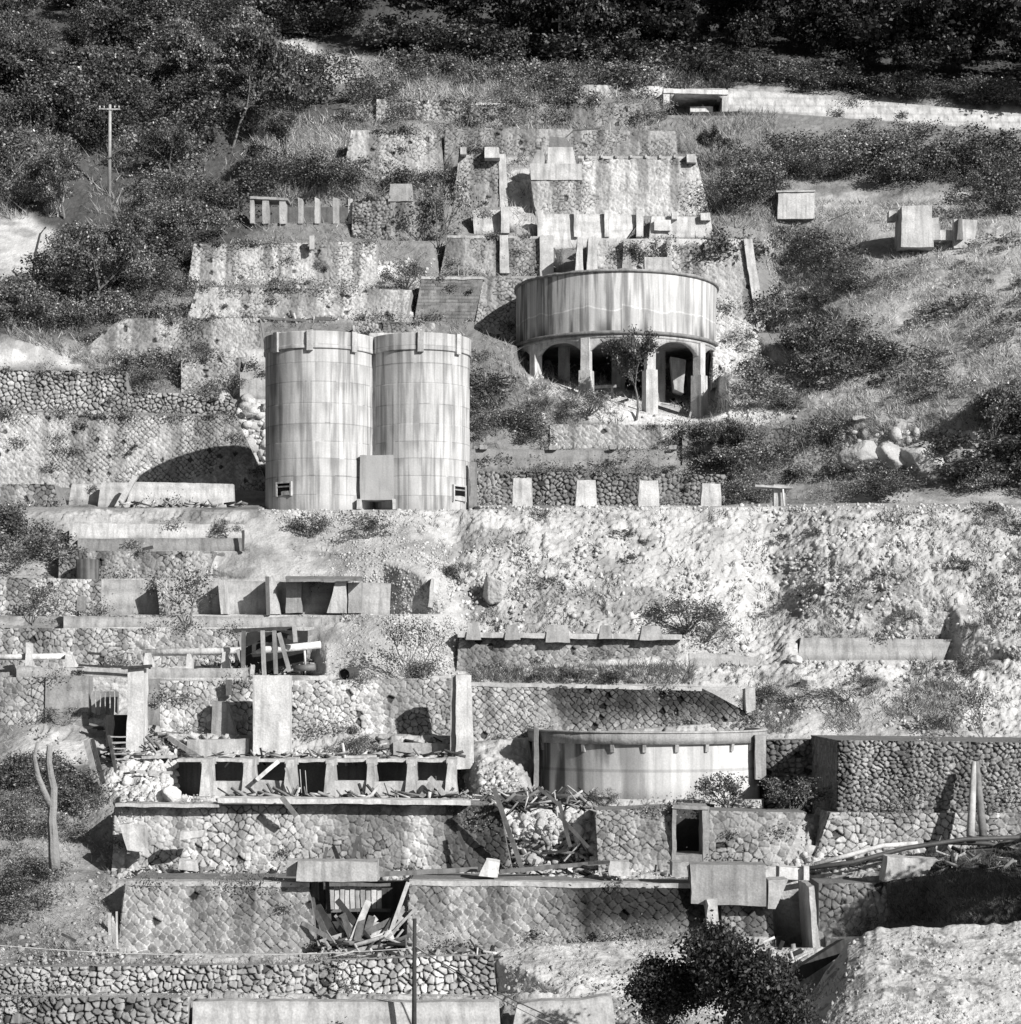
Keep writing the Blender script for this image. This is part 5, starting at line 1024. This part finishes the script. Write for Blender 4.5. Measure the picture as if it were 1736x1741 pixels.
LBL = [
 # kind, x, foot row, height px, label, wide
 ('tree', 395, 245, 215, 'tallest leafy tree, upper left hillside, between the crossarm pole and the roof slab', .75),
 ('tree', 165, 545, 165, 'big dark tree on the left slope beside the bright sand', .85),
 ('tree', 250, 470, 120, 'broad dark tree between the bright sand and the pale long wall', 1.),
 ('tree', 330, 180, 150, 'tree at upper left standing just left of the tallest tree', .8),
 ('tree', 60, 200, 150, 'tree in the top left corner area, near the left edge', .9),
 ('tree', 500, 300, 110, 'round dark tree right of the tallest one, above the dark openings', .9),
 ('tree', 110, 370, 110, 'tree left of the crossarm pole foot', 1.),
 ('tree', 290, 320, 110, 'tree just right of the crossarm pole', .9),
 ('tree', 440, 150, 150, 'lit tree at the forest corner above the tallest tree', .7),
 ('airy', 745, 425, 130, 'thin twiggy tree in front of the grey wall beside the earth chute', .8),
 ('airy', 790, 235, 80, 'airy tree between the two high masonry walls', 1.),
 ('bushfine', 640, 335, 60, 'low bush hanging over the ragged rubble wall', 1.4),
 ('tree', 1082, 706, 150, 'slender leafy tree standing in front of the raised tank legs', .75),
 ('bushfine', 1000, 706, 44, 'bush at the foot of a tank leg, left of the slender tree', 1.),
 ('tree', 1237, 808, 105, 'young dark tree below the right side of the raised tank', .8),
 ('tree', 1170, 790, 60, 'smaller young tree left of the dark one below the tank', .9),
 ('bush', 1240, 470, 75, 'dark bush directly behind the right rim of the tank', 1.1),
 ('bushfine', 1105, 460, 62, 'rounded bush on the ledge above the tank rim block', 1.1),
 ('bushfine', 1070, 462, 50, 'darker bush left of the rounded one above the tank', 1.),
 ('bush', 845, 690, 60, 'dark bush between the right silo and the raised tank', 1.2),
 ('tree', 1378, 565, 75, 'small dark tree in the hollow right of the broad battered wall', 1.),
 ('airy', 1365, 800, 80, 'pale stemmed sapling in the low scrub left of the bright outcrop', .9),
 ('tree', 1685, 800, 150, 'dark bushy tree at the right edge above the silo road', .8),
 ('tree', 1268, 366, 70, 'tree standing against the right end of the great wall', .8),
 ('tree', 1210, 290, 80, 'tree under the road portal at right', .8),
 ('airy', 318, 1068, 112, 'airy branching tree in front of the panelled concrete wall', 1.05),
 ('airy', 705, 1168, 125, 'feathery tree growing out of the talus below the silos', .8),
 ('bushfine', 710, 1170, 50, 'low dense bush at the foot of the feathery tree', 1.1),
 ('bush', 527, 914, 40, 'left of two round dark bushes just below the silos', 1.1),
 ('bush', 624, 914, 40, 'right of two round dark bushes just below the silos', 1.1),
 ('bush', 386, 914, 32, 'dark spiky bush at the right end of the bright band', .9),
 ('bushfine', 786, 990, 34, 'small dark bush on the bare slope above the boulder', 1.2),
 ('bushfine', 1165, 1075, 60, 'dark spreading bush in the middle of the bare slope', 1.5),
 ('airybush', 1200, 1090, 45, 'thin bush right of the dark spreading one on the slope', 1.4),
 ('bushfine', 950, 1165, 34, 'low bush left of centre above the dark stained masonry', 2.),
 ('bushfine', 1010, 1163, 26, 'low spreading bush above the dark stained masonry', 2.4),
 ('airy', 1672, 1262, 100, 'feathery bush at the right edge above the boulder wall', 1.),
 ('bushfine', 1350, 1192, 30, 'dark grass bush on the slope below the long low wall', 2.6),
 ('airybush', 1440, 1190, 26, 'lighter grass bush right of the dark one below the long low wall', 2.6),
 ('bush', 1240, 1376, 62, 'dark broad-leaved bush against the right side of the round basin', 1.0),
 ('bushfine', 1345, 1388, 68, 'dense dark bush filling the shaded recess by the basin', 1.3),
 ('bushfine', 1030, 1372, 34, 'small fern-like bush at the foot of the round basin', 1.),
 ('bushfine', 600, 1285, 36, 'dark low bush on the rubble above the bins', 1.5),
 ('airybush', 355, 1425, 36, 'small bush on the broken left end of the streaked wall', 1.2),
 ('airybush', 155, 1065, 50, 'thin bush on the sill above the pale pipe at left', 1.2),
 ('airy', 55, 1060, 70, 'pale feathery bush at the left edge below the drum wall', 1.2),
 ('airybush', 205, 1135, 26, 'small bush between the two pale pipes', 1.3),
 ('bushfine', 110, 1232, 30, 'low bush in front of the square weathered block', 1.8),
 ('bushfine', 250, 660, 34, 'dark bush at the left of the overgrown rubble wall', 1.5),
 ('bushfine', 395, 675, 40, 'dark bush at the right of the overgrown rubble wall', 1.2),
 ('bush', 348, 606, 24, 'small dark bush sitting on the masonry left of the silo', 1.1),
 ('bush', 855, 212, 22, 'dark flat shrub on the upper masonry walls', 2.),
 ('bushfine', 540, 470, 24, 'small shrub on the two step pale walls', 1.2),
 ('bushfine', 690, 490, 46, 'dark shrub in the shadow left of the block wall', 1.),
 ('airy', 390, 815, 22, 'tiny twiggy shrub in the round shadow', 1.2),
 ('bushfine', 1490, 850, 40, 'dark round shrub near the road edge below the bright outcrop', 1.4),
 ('bushfine', 1410, 760, 55, 'rounded shrub left of the bright outcrop', 1.2),
 ('bushfine', 1540, 1055, 18, 'dark little shrub right of the ravine on the bare slope', 1.6),
 ('bushfine', 1375, 1010, 22, 'dark tuft high in the ravine of the bare slope', 1.3),
 ('bushfine', 1655, 1080, 24, 'dark shrub above the right end of the long low wall', 1.1),
 ('bushfine', 1650, 1145, 34, 'dark shrub just below the right end of the long low wall', 1.3),
 ('bushfine', 1470, 1165, 20, 'small dark shrub at the foot of the long low wall', 1.6),
]
for kind, x, y, h, lb, wd in LBL:
    kind = 'treefine' if kind == 'tree' else kind
    put(kind, x, y, h, lb, 'tree' if kind in ('treefine', 'airy') and 'tree' in lb else ('sapling' if 'sapling' in lb else 'bush'), wide=wd, name='tree' if (kind in ('treefine', 'airy') and 'tree' in lb) else ('sapling' if 'sapling' in lb else 'bush'))
# near tree at the bottom right and the ones outside the frame that shade the gully
for k, (x, y, h, wd, lb) in enumerate([(1225, 1840, 268, .95, 'large dark leafy tree rising from the bottom edge, right of centre'), (1112, 1830, 205, 1.0, 'lower dark tree left of the large one at the bottom edge'), (1318, 1850, 225, .72, 'dark tree at the bottom edge against the gravel mound')]):
    o = put('tree', x, y, h, lb, 'tree', wide=wd, name='tree', Y=52.+k*.8, v=k)
    for ch in o.children:
        if ch.name.startswith('crown'):
            LV, LF, LT, SV, SF = mk_plant((40, 41, 40)[k], 'tree', 16000, .0145, .062); c2 = mesh('crown', LV, LF, M_LEAF, LT*.33); c2.parent = o; s2 = mesh('trunk', SV, SF, M_BARK, .12); s2.parent = o; [bpy.data.objects.remove(q_) for q_ in list(o.children) if q_ not in (c2, s2)]; break
for k, (x, y, h, Y) in enumerate([(2110, 1650, 420, 60.), (2230, 1640, 440, 58.), (2200, 1560, 380, 63.)]):
    put('treefine', x, y, h, ('outermost', 'nearest', 'farthest')[k]+' dark tree just beyond the right edge of the picture, shading the gully', 'tree', name='tree', Y=Y, wide=1.)

# ---------------------------------------------------------------- grass, weeds, rubble
def blades(name, specs, tone, seed, label=None):
    g = np.random.default_rng(seed); Vs = []; Ts = []
    for poly, n, ln, wd, tk, dn in specs:
        xs = [p[0] for p in poly]; ys = [p[1] for p in poly]
        x = g.uniform(min(xs), max(xs), n*3); y = g.uniform(min(ys), max(ys), n*3); m = inpoly(poly, x, y); x = x[m][:n]; y = y[m][:n]
        if dn: m = fbm(x/dn[0], y/dn[0], x*0, 1, 3, seed) > dn[1]; x = x[m]; y = y[m]
        Y = depth(x, y); n_ = len(x)
        b = np.stack([(x-CX)/F*Y, Y-.05, (HY-y)/F*Y], 1)
        cl = fbm(x/9., y/9., x*0, 1, 2, seed+7)-.5; d = np.stack([g.normal(-.15, .6, n_)+3*cl, g.normal(-.35, .4, n_), np.abs(g.normal(.7, .35, n_))], 1)*(ln*g.uniform(.4, 1.3, n_))[:, None]
        s = np.stack([np.ones(n_), g.normal(0, .4, n_), np.zeros(n_)], 1)*(wd*g.uniform(.6, 1.5, n_))[:, None]
        Vs.append(np.stack([b-s, b+s, b+d+s*.3], 1).reshape(-1, 3)); Ts.append(np.repeat(tk*np.exp(g.normal(0, .35, n_)), 3))
    V = np.concatenate(Vs); ob = mesh(name, V, np.arange(len(V)).reshape(-1, 3), M_GRASS, np.concatenate(Ts)); tag(ob, label, None, kind='stuff'); return ob
scatter('undergrowth', [(-120, 10), (370, 10), (400, 60), (300, 200), (120, 260), (-120, 260)], 40, ['treefine'], (3., 6.), 91, .65, 1.0, 3000)
blades('grass', [
 ([(150, 165), (1320, 165), (1320, 700), (800, 700), (700, 560), (150, 560)], 26000, .45, .024, .30, (26, .44)),
 ([(1150, 165), (1320, 175), (1320, 400), (1190, 380)], 6000, .5, .024, .26, None),
 ([(1380, 340), (1850, 350), (1850, 830), (1480, 800), (1340, 640), (1300, 440)], 70000, .30, .020, .38, (16, .42)),
 ([(1380, 640), (1700, 640), (1700, 740), (1400, 740)], 9000, .3, .02, .40, (16, .45)),
 ([(600, 105), (1240, 130), (1240, 170), (600, 170)], 7000, .8, .03, .34, None),
 ([(600, 170), (1150, 170), (1150, 360), (600, 350)], 8000, .6, .03, .30, (30, .5)),
 ([(430, 200), (600, 200), (590, 340), (430, 340)], 5000, .6, .03, .34, None),
 ([(-60, 180), (200, 180), (240, 360), (-60, 380)], 6000, .7, .03, .32, (50, .5)),
 ([(10, 480), (330, 540), (440, 660), (200, 640), (10, 570)], 6000, .5, .025, .32, (40, .45)),
 ([(800, 600), (1440, 700), (1500, 850), (800, 850)], 9000, .4, .022, .24, (40, .45)),
 ([(20, 1220), (190, 1300), (190, 1620), (-60, 1640), (-60, 1220)], 10000, .22, .010, .24, (50, .45)),
 ([(850, 1590), (1250, 1590), (1250, 1700), (850, 1720)], 4000, .16, .008, .28, (40, .5)),
 ([(800, 1140), (1180, 1130), (1180, 1164), (800, 1160)], 4000, .35, .015, .14, None),
 ([(1280, 1160), (1640, 1160), (1640, 1240), (1240, 1250)], 7000, .3, .014, .15, (40, .48)),
 ([(30, 1640), (840, 1622), (840, 1640), (30, 1650)], 3000, .14, .008, .24, None),
], .3, 5, 'dry grass on the slopes and ledges')
blades('weeds', [
 ([(700, 870), (1850, 870), (1850, 1240), (1280, 1240), (1180, 1140), (720, 1060)], 34000, .2, .016, .09, (24, .58)),
 ([(450, 870), (760, 870), (780, 1150), (540, 1150)], 3500, .2, .016, .13, (22, .62)),
 ([(1480, 870), (1850, 870), (1850, 1240), (1560, 1180)], 16000, .26, .016, .09, (26, .55)),
 ([(100, 540), (700, 410), (700, 540), (300, 700)], 6000, .3, .02, .12, (16, .62)),
 ([(1500, 1450), (1850, 1440), (1850, 1570), (1500, 1570)], 8000, .2, .012, .10, None),
], .1, 9, 'dark weeds dotted over the bare slope')
def rocks(name, specs, seed, label):
    g = np.random.default_rng(seed); ph = (1+5**.5)/2
    ico = np.array([(-1, ph, 0), (1, ph, 0), (-1, -ph, 0), (1, -ph, 0), (0, -1, ph), (0, 1, ph), (0, -1, -ph), (0, 1, -ph), (ph, 0, -1), (ph, 0, 1), (-ph, 0, -1), (-ph, 0, 1)])/1.9
    fc = np.array([(0, 11, 5), (0, 5, 1), (0, 1, 7), (0, 7, 10), (0, 10, 11), (1, 5, 9), (5, 11, 4), (11, 10, 2), (10, 7, 6), (7, 1, 8), (3, 9, 4), (3, 4, 2), (3, 2, 6), (3, 6, 8), (3, 8, 9), (4, 9, 5), (2, 4, 11), (6, 2, 10), (8, 6, 7), (9, 8, 1)])
    Vs = []; Fs = []; Ts = []; o = 0
    for poly, n, s0, s1, tk, dn in specs:
        xs = [p[0] for p in poly]; ys = [p[1] for p in poly]
        x = g.uniform(min(xs), max(xs), n*3); y = g.uniform(min(ys), max(ys), n*3); m = inpoly(poly, x, y); x = x[m][:n]; y = y[m][:n]
        if dn: m = fbm(x/dn[0], y/dn[0], x*0, 1, 3, seed+1) > dn[1]; x = x[m]; y = y[m]
        Y = depth(x, y); n_ = len(x); b = np.stack([(x-CX)/F*Y, Y, (HY-y)/F*Y], 1)
        s = s0*(s1/s0)**(g.uniform(0, 1, n_)**2.5)
        V = ico[None]*(1+g.normal(0, .16, (n_, 12, 1)))*s[:, None, None]*g.uniform(.6, 1.2, (n_, 1, 3))*.5+b[:, None, :]
        Vs.append(V.reshape(-1, 3)); Fs.append((fc[None]+(np.arange(n_)*12)[:, None, None]).reshape(-1, 3)+o); o += n_*12
        Ts.append(np.repeat(tk*g.uniform(.7, 1.25, n_), 12))
    ob = mesh(name, np.concatenate(Vs), np.concatenate(Fs), M_GROUND, np.concatenate(Ts)); tag(ob, label, None, kind='stuff'); return ob
rocks('loose_stones', [
 ([(700, 870), (1850, 870), (1850, 1240), (1280, 1240), (1180, 1140), (720, 1060)], 16000, .04, .30, .44, (40, .42)),
 ([(450, 870), (760, 870), (780, 1150), (540, 1150), (600, 1000)], 9000, .04, .18, .40, None),
 ([(395, 662), (456, 690), (456, 800), (425, 790)], 160, .2, 1., .46, None),
 ([(200, 1296), (380, 1296), (380, 1366), (180, 1366)], 500, .06, .5, .5, None),
 ([(196, 1400), (440, 1440), (480, 1484), (196, 1484)], 700, .06, .5, .42, None),
 ([(850, 1380), (1015, 1380), (1020, 1486), (870, 1486)], 1500, .06, .5, .44, None),
 ([(200, 1478), (1200, 1482), (1200, 1496), (200, 1494)], 1200, .05, .3, .4, None),
 ([(640, 1280), (880, 1300), (900, 1362), (740, 1362)], 700, .05, .4, .42, None),
 ([(250, 1270), (770, 1282), (770, 1291), (250, 1291)], 700, .06, .4, .42, None),
 ([(1300, 1470), (1560, 1440), (1560, 1500), (1380, 1500)], 500, .05, .35, .35, None),
 ([(-60, 1600), (1300, 1590), (1300, 1740), (-60, 1740)], 5000, .03, .2, .36, None),
 ([(1370, 1400), (1420, 1400), (1420, 1480), (1350, 1480)], 160, .1, .5, .4, None),
 ([(560, 440), (740, 440), (720, 545), (440, 545)], 600, .08, .5, .44, None),
 ([(880, 600), (1350, 640), (1360, 710), (900, 710)], 500, .08, .4, .46, None),
 ([(1430, 735), (1660, 735), (1650, 800), (1430, 790)], 500, .1, .8, .5, None),
 ([(440, 855), (1736, 858), (1736, 870), (440, 870)], 1500, .06, .3, .42, None),
 ([(30, 1220), (190, 1300), (200, 1640), (30, 1640)], 1500, .04, .25, .3, None),
], 3, 'loose stones and grit strewn over the ruins')
def boulder(label, px, py, wpx, hpx, tone, seed, Y=None):
    Y = float(depth(px, py))-.2 if Y is None else Y
    n = 56; m = 36; th, ph = np.meshgrid(np.linspace(0, 2*math.pi, n), np.linspace(0, math.pi, m), indexing='ij')
    d_ = np.stack([np.sin(ph)*np.cos(th), np.sin(ph)*np.sin(th), np.cos(ph)], -1); g = np.random.default_rng(seed)
    pl = g.normal(size=(16, 3)); pl /= np.linalg.norm(pl, axis=1)[:, None]; dist = g.uniform(.62, .95, 16)
    rr = np.full(th.shape, 1.15)
    for k in range(16): c_ = d_@pl[k]; rr = np.where(c_ > .05, np.minimum(rr, dist[k]/np.maximum(c_, .05)), rr)
    rr = rr*(1+.16*(fbm(d_[..., 0]+seed, d_[..., 1], d_[..., 2], .35, 4, seed)-.5))
    V = d_*rr[..., None]*np.array([wpx, (wpx+hpx)/2, hpx])/F*Y*.56+P(px, py-hpx*.34, Y)
    T(mesh('boulder', V.reshape(-1, 3), grid_faces(n, m), M_GROUND, tone*.86), label, 'boulder')
for a in [('big smooth boulder with a shaded left side on the bare slope', 842, 1018, 46, 44, .48, 1), ('white boulder heap at the foot of the ravine', 1375, 1165, 26, 22, .55, 2), ('white boulder left of the long low wall foot', 1352, 1128, 30, 18, .55, 3), ('white round boulder on the rubble heap by the bins', 290, 1360, 28, 30, .6, 4), ('pale boulder lying on the left rubble wall', 372, 678, 34, 20, .55, 5), ('pale boulder beside the left silo', 425, 706, 30, 20, .5, 6), ('flat pale rock at the collapsed wall by the silo', 378, 690, 16, 26, .5, 7), ('rounded stone slab on broken rubble at lower left', 325, 1426, 42, 24, .48, 8), ('round boulder in the grass above the bright outcrop', 1460, 716, 18, 12, .45, 9), ('big square stone at the breach foot', 905, 1470, 26, 22, .4, 10), ('pointed white stone in the breach', 984, 1428, 22, 34, .5, 11), ('small stone block on the road edge, far right', 1700, 862, 16, 8, .5, 12), ('low left end of the white rock outcrop on the right', 1470, 792, 70, 44, .44, 21), ('largest white rock face of the outcrop on the right', 1566, 806, 78, 66, .48, 22), ('right end of the white rock outcrop, smaller', 1636, 796, 56, 42, .42, 23), ('flat middle rock of the white outcrop on the right', 1515, 796, 70, 50, .46, 24)]: boulder(*a)
# gravel mound in front at the right
nu, nv = 620, 320
ug = np.linspace(1290, 2150, nu); tg = np.linspace(-.12, 1, nv)
crest = np.interp(ug, [1290, 1345, 1380, 1405, 1440, 1470, 1500, 1560, 1650, 1736, 2150], [1790, 1735, 1690, 1650, 1606, 1586, 1578, 1575, 1572, 1568, 1540])
uu, tt = np.meshgrid(ug, tg, indexing='ij'); cr = crest[:, None]+9*(fbm(uu/18., tt*0, tt*0, 1., 3, 5)-.5)*np.exp(-np.abs(tt)*14)
vv = np.where(tt > 0, cr+(1900-cr)*tt, cr-tt*160)
Ym = np.where(tt > 0, 58.5-9*tt**.8, 58.5-tt*30)
x = (uu-CX)/F*Ym; z = (HY-vv)/F*Ym
dd = (fbm(x, Ym, z, 1.6, 3, 2)-.5)*.5+(fbm(x, Ym, z, .2, 4, 3)-.5)*.12
dd *= sst(-.05, .12, np.abs(tt))
tn = .44*(.85+.3*fbm(x, Ym, z, 1.2, 5, 9))*(1-.5*sst(.57, .68, fbm(x, Ym, z, .4, 5, 12)))
m = mesh('gravel_mound', np.stack([x, Ym-dd*.6, z+dd*.7], -1).reshape(-1, 3), grid_faces(nu, nv, False), M_GROUND, tn.ravel()); tag(m, kind='structure')
g = np.random.default_rng(77); n_ = 5200; ii = g.integers(10, nu-10, n_); jj = g.integers(40, nv-1, n_)
b = np.stack([x, Ym-dd*.6, z+dd*.7], -1)[ii, jj]; ph = (1+5**.5)/2
s = .012*(9**(g.uniform(0, 1, n_)**4)); th = g.uniform(0, 6.28, (n_, 6)); base6 = np.array([(1, 0, 0), (-1, 0, 0), (0, 1, 0), (0, -1, 0), (0, 0, 1), (0, 0, -1)])
V = base6[None]*g.uniform(.6, 1.3, (n_, 6, 1))*s[:, None, None]+b[:, None]; oc = np.array([(0, 2, 4), (2, 1, 4), (1, 3, 4), (3, 0, 4), (2, 0, 5), (1, 2, 5), (3, 1, 5), (0, 3, 5)])
o = mesh('gravel', V.reshape(-1, 3), (oc[None]+6*np.arange(n_)[:, None, None]).reshape(-1, 3), M_GROUND, np.repeat(g.uniform(.25, .5, n_), 6)); tag(o, kind='stuff')
n_ = 5000; ii = g.integers(10, nu-10, n_*3); jj = g.integers(40, nv-1, n_*3); k_ = fbm(uu[ii, jj]/60, vv[ii, jj]/60, uu[ii, jj]*0, 1, 3, 3) > .54; ii = ii[k_][:n_]; jj = jj[k_][:n_]; n_ = len(ii)
b = np.stack([x, Ym-dd*.6, z+dd*.7], -1)[ii, jj]; d_ = np.stack([g.normal(0, .5, n_), g.normal(-.2, .3, n_), np.ones(n_)], 1)*g.uniform(.04, .16, (n_, 1)); s_ = np.array([.007, 0, 0])
o = mesh('weeds', np.stack([b-s_, b+s_, b+d_], 1).reshape(-1, 3), np.arange(n_*3).reshape(-1, 3), M_GRASS, .10); tag(o, kind='stuff')
print('objects', len(sc.objects))

LD = ['on the bin ledge left of the tapered pillar', 'below the last bin', 'at the foot of the breach', 'among the breach stones', 'on the bottom ledge left', 'beside the raised slab', 'left of the notched block', 'under the basin ledge', 'by the doorway threshold', 'near the white end block', 'on the path below the timber bay', 'near the steps', 'by the rubble heap', 'by the thin pillar foot', 'on the ledge near the plinth']
LP = [(712, 1290), (746, 1352), (905, 1476), (960, 1452), (330, 1482), (460, 1478), (985, 1484), (880, 1352), (1170, 1476), (1420, 1492), (780, 1618), (176, 1240), (250, 1316), (262, 1290), (480, 1290)]
for (x_, y_), w_ in zip(LP, LD):
    for k in range(3):
        Yq = float(depth(x_, y_))-.35-.1*k; a_ = R.uniform(-.5, .5)+(.9 if R.random() < .2 else 0); L_ = R.uniform(14, 34); xx = x_+(k-1)*R.uniform(8, 22)
        T(beam('broken_lath', (xx-L_*math.cos(a_), y_-3+L_*math.sin(a_)*.5), (xx+L_*math.cos(a_), y_-3-L_*math.sin(a_)*.5), Yq, Yq-.3, R.uniform(.05, .13), .05, (.05, .22, .45)[k]), ('blackened', 'grey', 'pale')[k]+' splintered lath '+w_, 'lath', 'splintered laths scattered on the ledges')

def debris(specs, seed):
    g = np.random.default_rng(seed); Vs = []; Ts = []; n0 = 0; Fs = []
    bx = np.array([(0, -1, -1), (0, 1, -1), (0, 1, 1), (0, -1, 1), (1, -1, -1), (1, 1, -1), (1, 1, 1), (1, -1, 1)], float); fc = np.array([(0, 3, 2, 1), (4, 5, 6, 7), (0, 1, 5, 4), (3, 7, 6, 2), (0, 4, 7, 3), (1, 2, 6, 5)])
    for x0, x1, y0, y1, n, L, wd, Yo in specs:
        for _ in range(n):
            x_, y_ = g.uniform(x0, x1), g.uniform(y0, y1); Yq = (float(depth(x_, y_))-.12) if Yo is None else Yo+g.uniform(-.5, .5); a_ = g.normal(0, .5) if g.random() < .75 else g.uniform(-1.5, 1.5)
            d_ = np.array([math.cos(a_), g.normal(0, .4), math.sin(a_)]); d_ /= np.linalg.norm(d_); u = np.cross(d_, (0, 1, .2)); u /= np.linalg.norm(u); v_ = np.cross(d_, u)
            l_ = L*g.uniform(.3, 1.3); w1 = wd*g.uniform(.3, 1.2)*.5; h1 = w1*g.uniform(.2, .7); b = bx*[l_, w1, h1]
            Vs.append(P(x_, y_, Yq)+(b[:, :1]-l_/2)*d_+b[:, 1:2]*u+b[:, 2:]*v_); Fs.append(fc+n0); n0 += 8; Ts.append(np.full(8, g.choice([.03, .08, .16, .3, .48])))
    o = mesh('timber_debris', np.concatenate(Vs), np.concatenate(Fs), M_WOOD, np.concatenate(Ts)); tag(o, kind='stuff')
debris([(860, 1010, 1430, 1484, 150, .9, .12, None), (840, 1000, 1362, 1374, 60, .8, .1, 70.9), (200, 500, 1474, 1490, 90, .5, .12, None), (640, 1140, 1474, 1490, 130, .7, .1, None), (545, 690, 1598, 1626, 90, .9, .13, 65.6), (540, 840, 1618, 1632, 80, .9, .1, None), (300, 780, 1280, 1292, 120, .7, .1, 78.6), (380, 800, 1350, 1358, 90, .9, .1, 74.6), (800, 1010, 1352, 1362, 90, 1., .12, 74.6), (180, 280, 1230, 1300, 90, .9, .12, None), (640, 780, 1250, 1290, 40, .6, .1, None), (400, 540, 1120, 1152, 70, .8, .1, None), (250, 430, 1246, 1290, 60, .8, .1, None), (1380, 1736, 1440, 1480, 90, .9, .1, None), (440, 600, 538, 548, 30, .9, .12, None), (1000, 1180, 640, 690, 30, 1., .15, None), (200, 420, 854, 864, 50, .6, .1, 99.5), (1260, 1350, 1600, 1660, 30, .6, .12, None), (120, 420, 1126, 1134, 40, .6, .08, None)], 4)
def creepers(seed):
    g = np.random.default_rng(seed); Vs = []; Ts = []
    for (nm, lb, cat, q, Y, kw) in WSPEC:
        if 'great' in lb or 'streaked bright' in lb or 'broad battered' in lb or 'buttress with' in lb: continue
        wpx = abs(q[1]-q[0]); hpx = q[7]-q[4]; area = wpx*hpx/900.*(Y/90.)**2
        if kw['st'] == 'conc': area *= .25
        for _ in range(int(area*(.34 if Y > 95 else .2))+1):
            s_ = g.uniform(0, 1); t_ = g.choice([0., 1., g.uniform(0, 1)]); px_ = (q[0]+(q[1]-q[0])*s_)*(1-t_)+(q[3]+(q[2]-q[3])*s_)*t_; py_ = (q[4]+(q[5]-q[4])*s_)*(1-t_)+(q[7]+(q[6]-q[7])*s_)*t_
            r_ = g.uniform(.1, .42)*(1.3 if t_ in (0., 1.) else .8); n_ = int(60+500*r_); c_ = P(px_, py_, Y+.16*(hpx/F*Y)*(1-t_)-.05)
            pts = g.normal(size=(n_, 3))*np.array([r_, .12, r_*.6])+c_; pts[:, 1] -= .08; sz = .022*Y/90.+.02
            V, f_, t = leaves(pts, sz, g, g.uniform(.06, .2)*np.exp(g.normal(0, .45, n_))); Vs.append(V); Ts.append(t)
    V = np.concatenate(Vs); o = mesh('creepers', V, np.arange(len(V)).reshape(-1, 4), M_LEAF, np.concatenate(Ts)); tag(o, kind='stuff'); print('creepers', len(V)//4)
creepers(8)
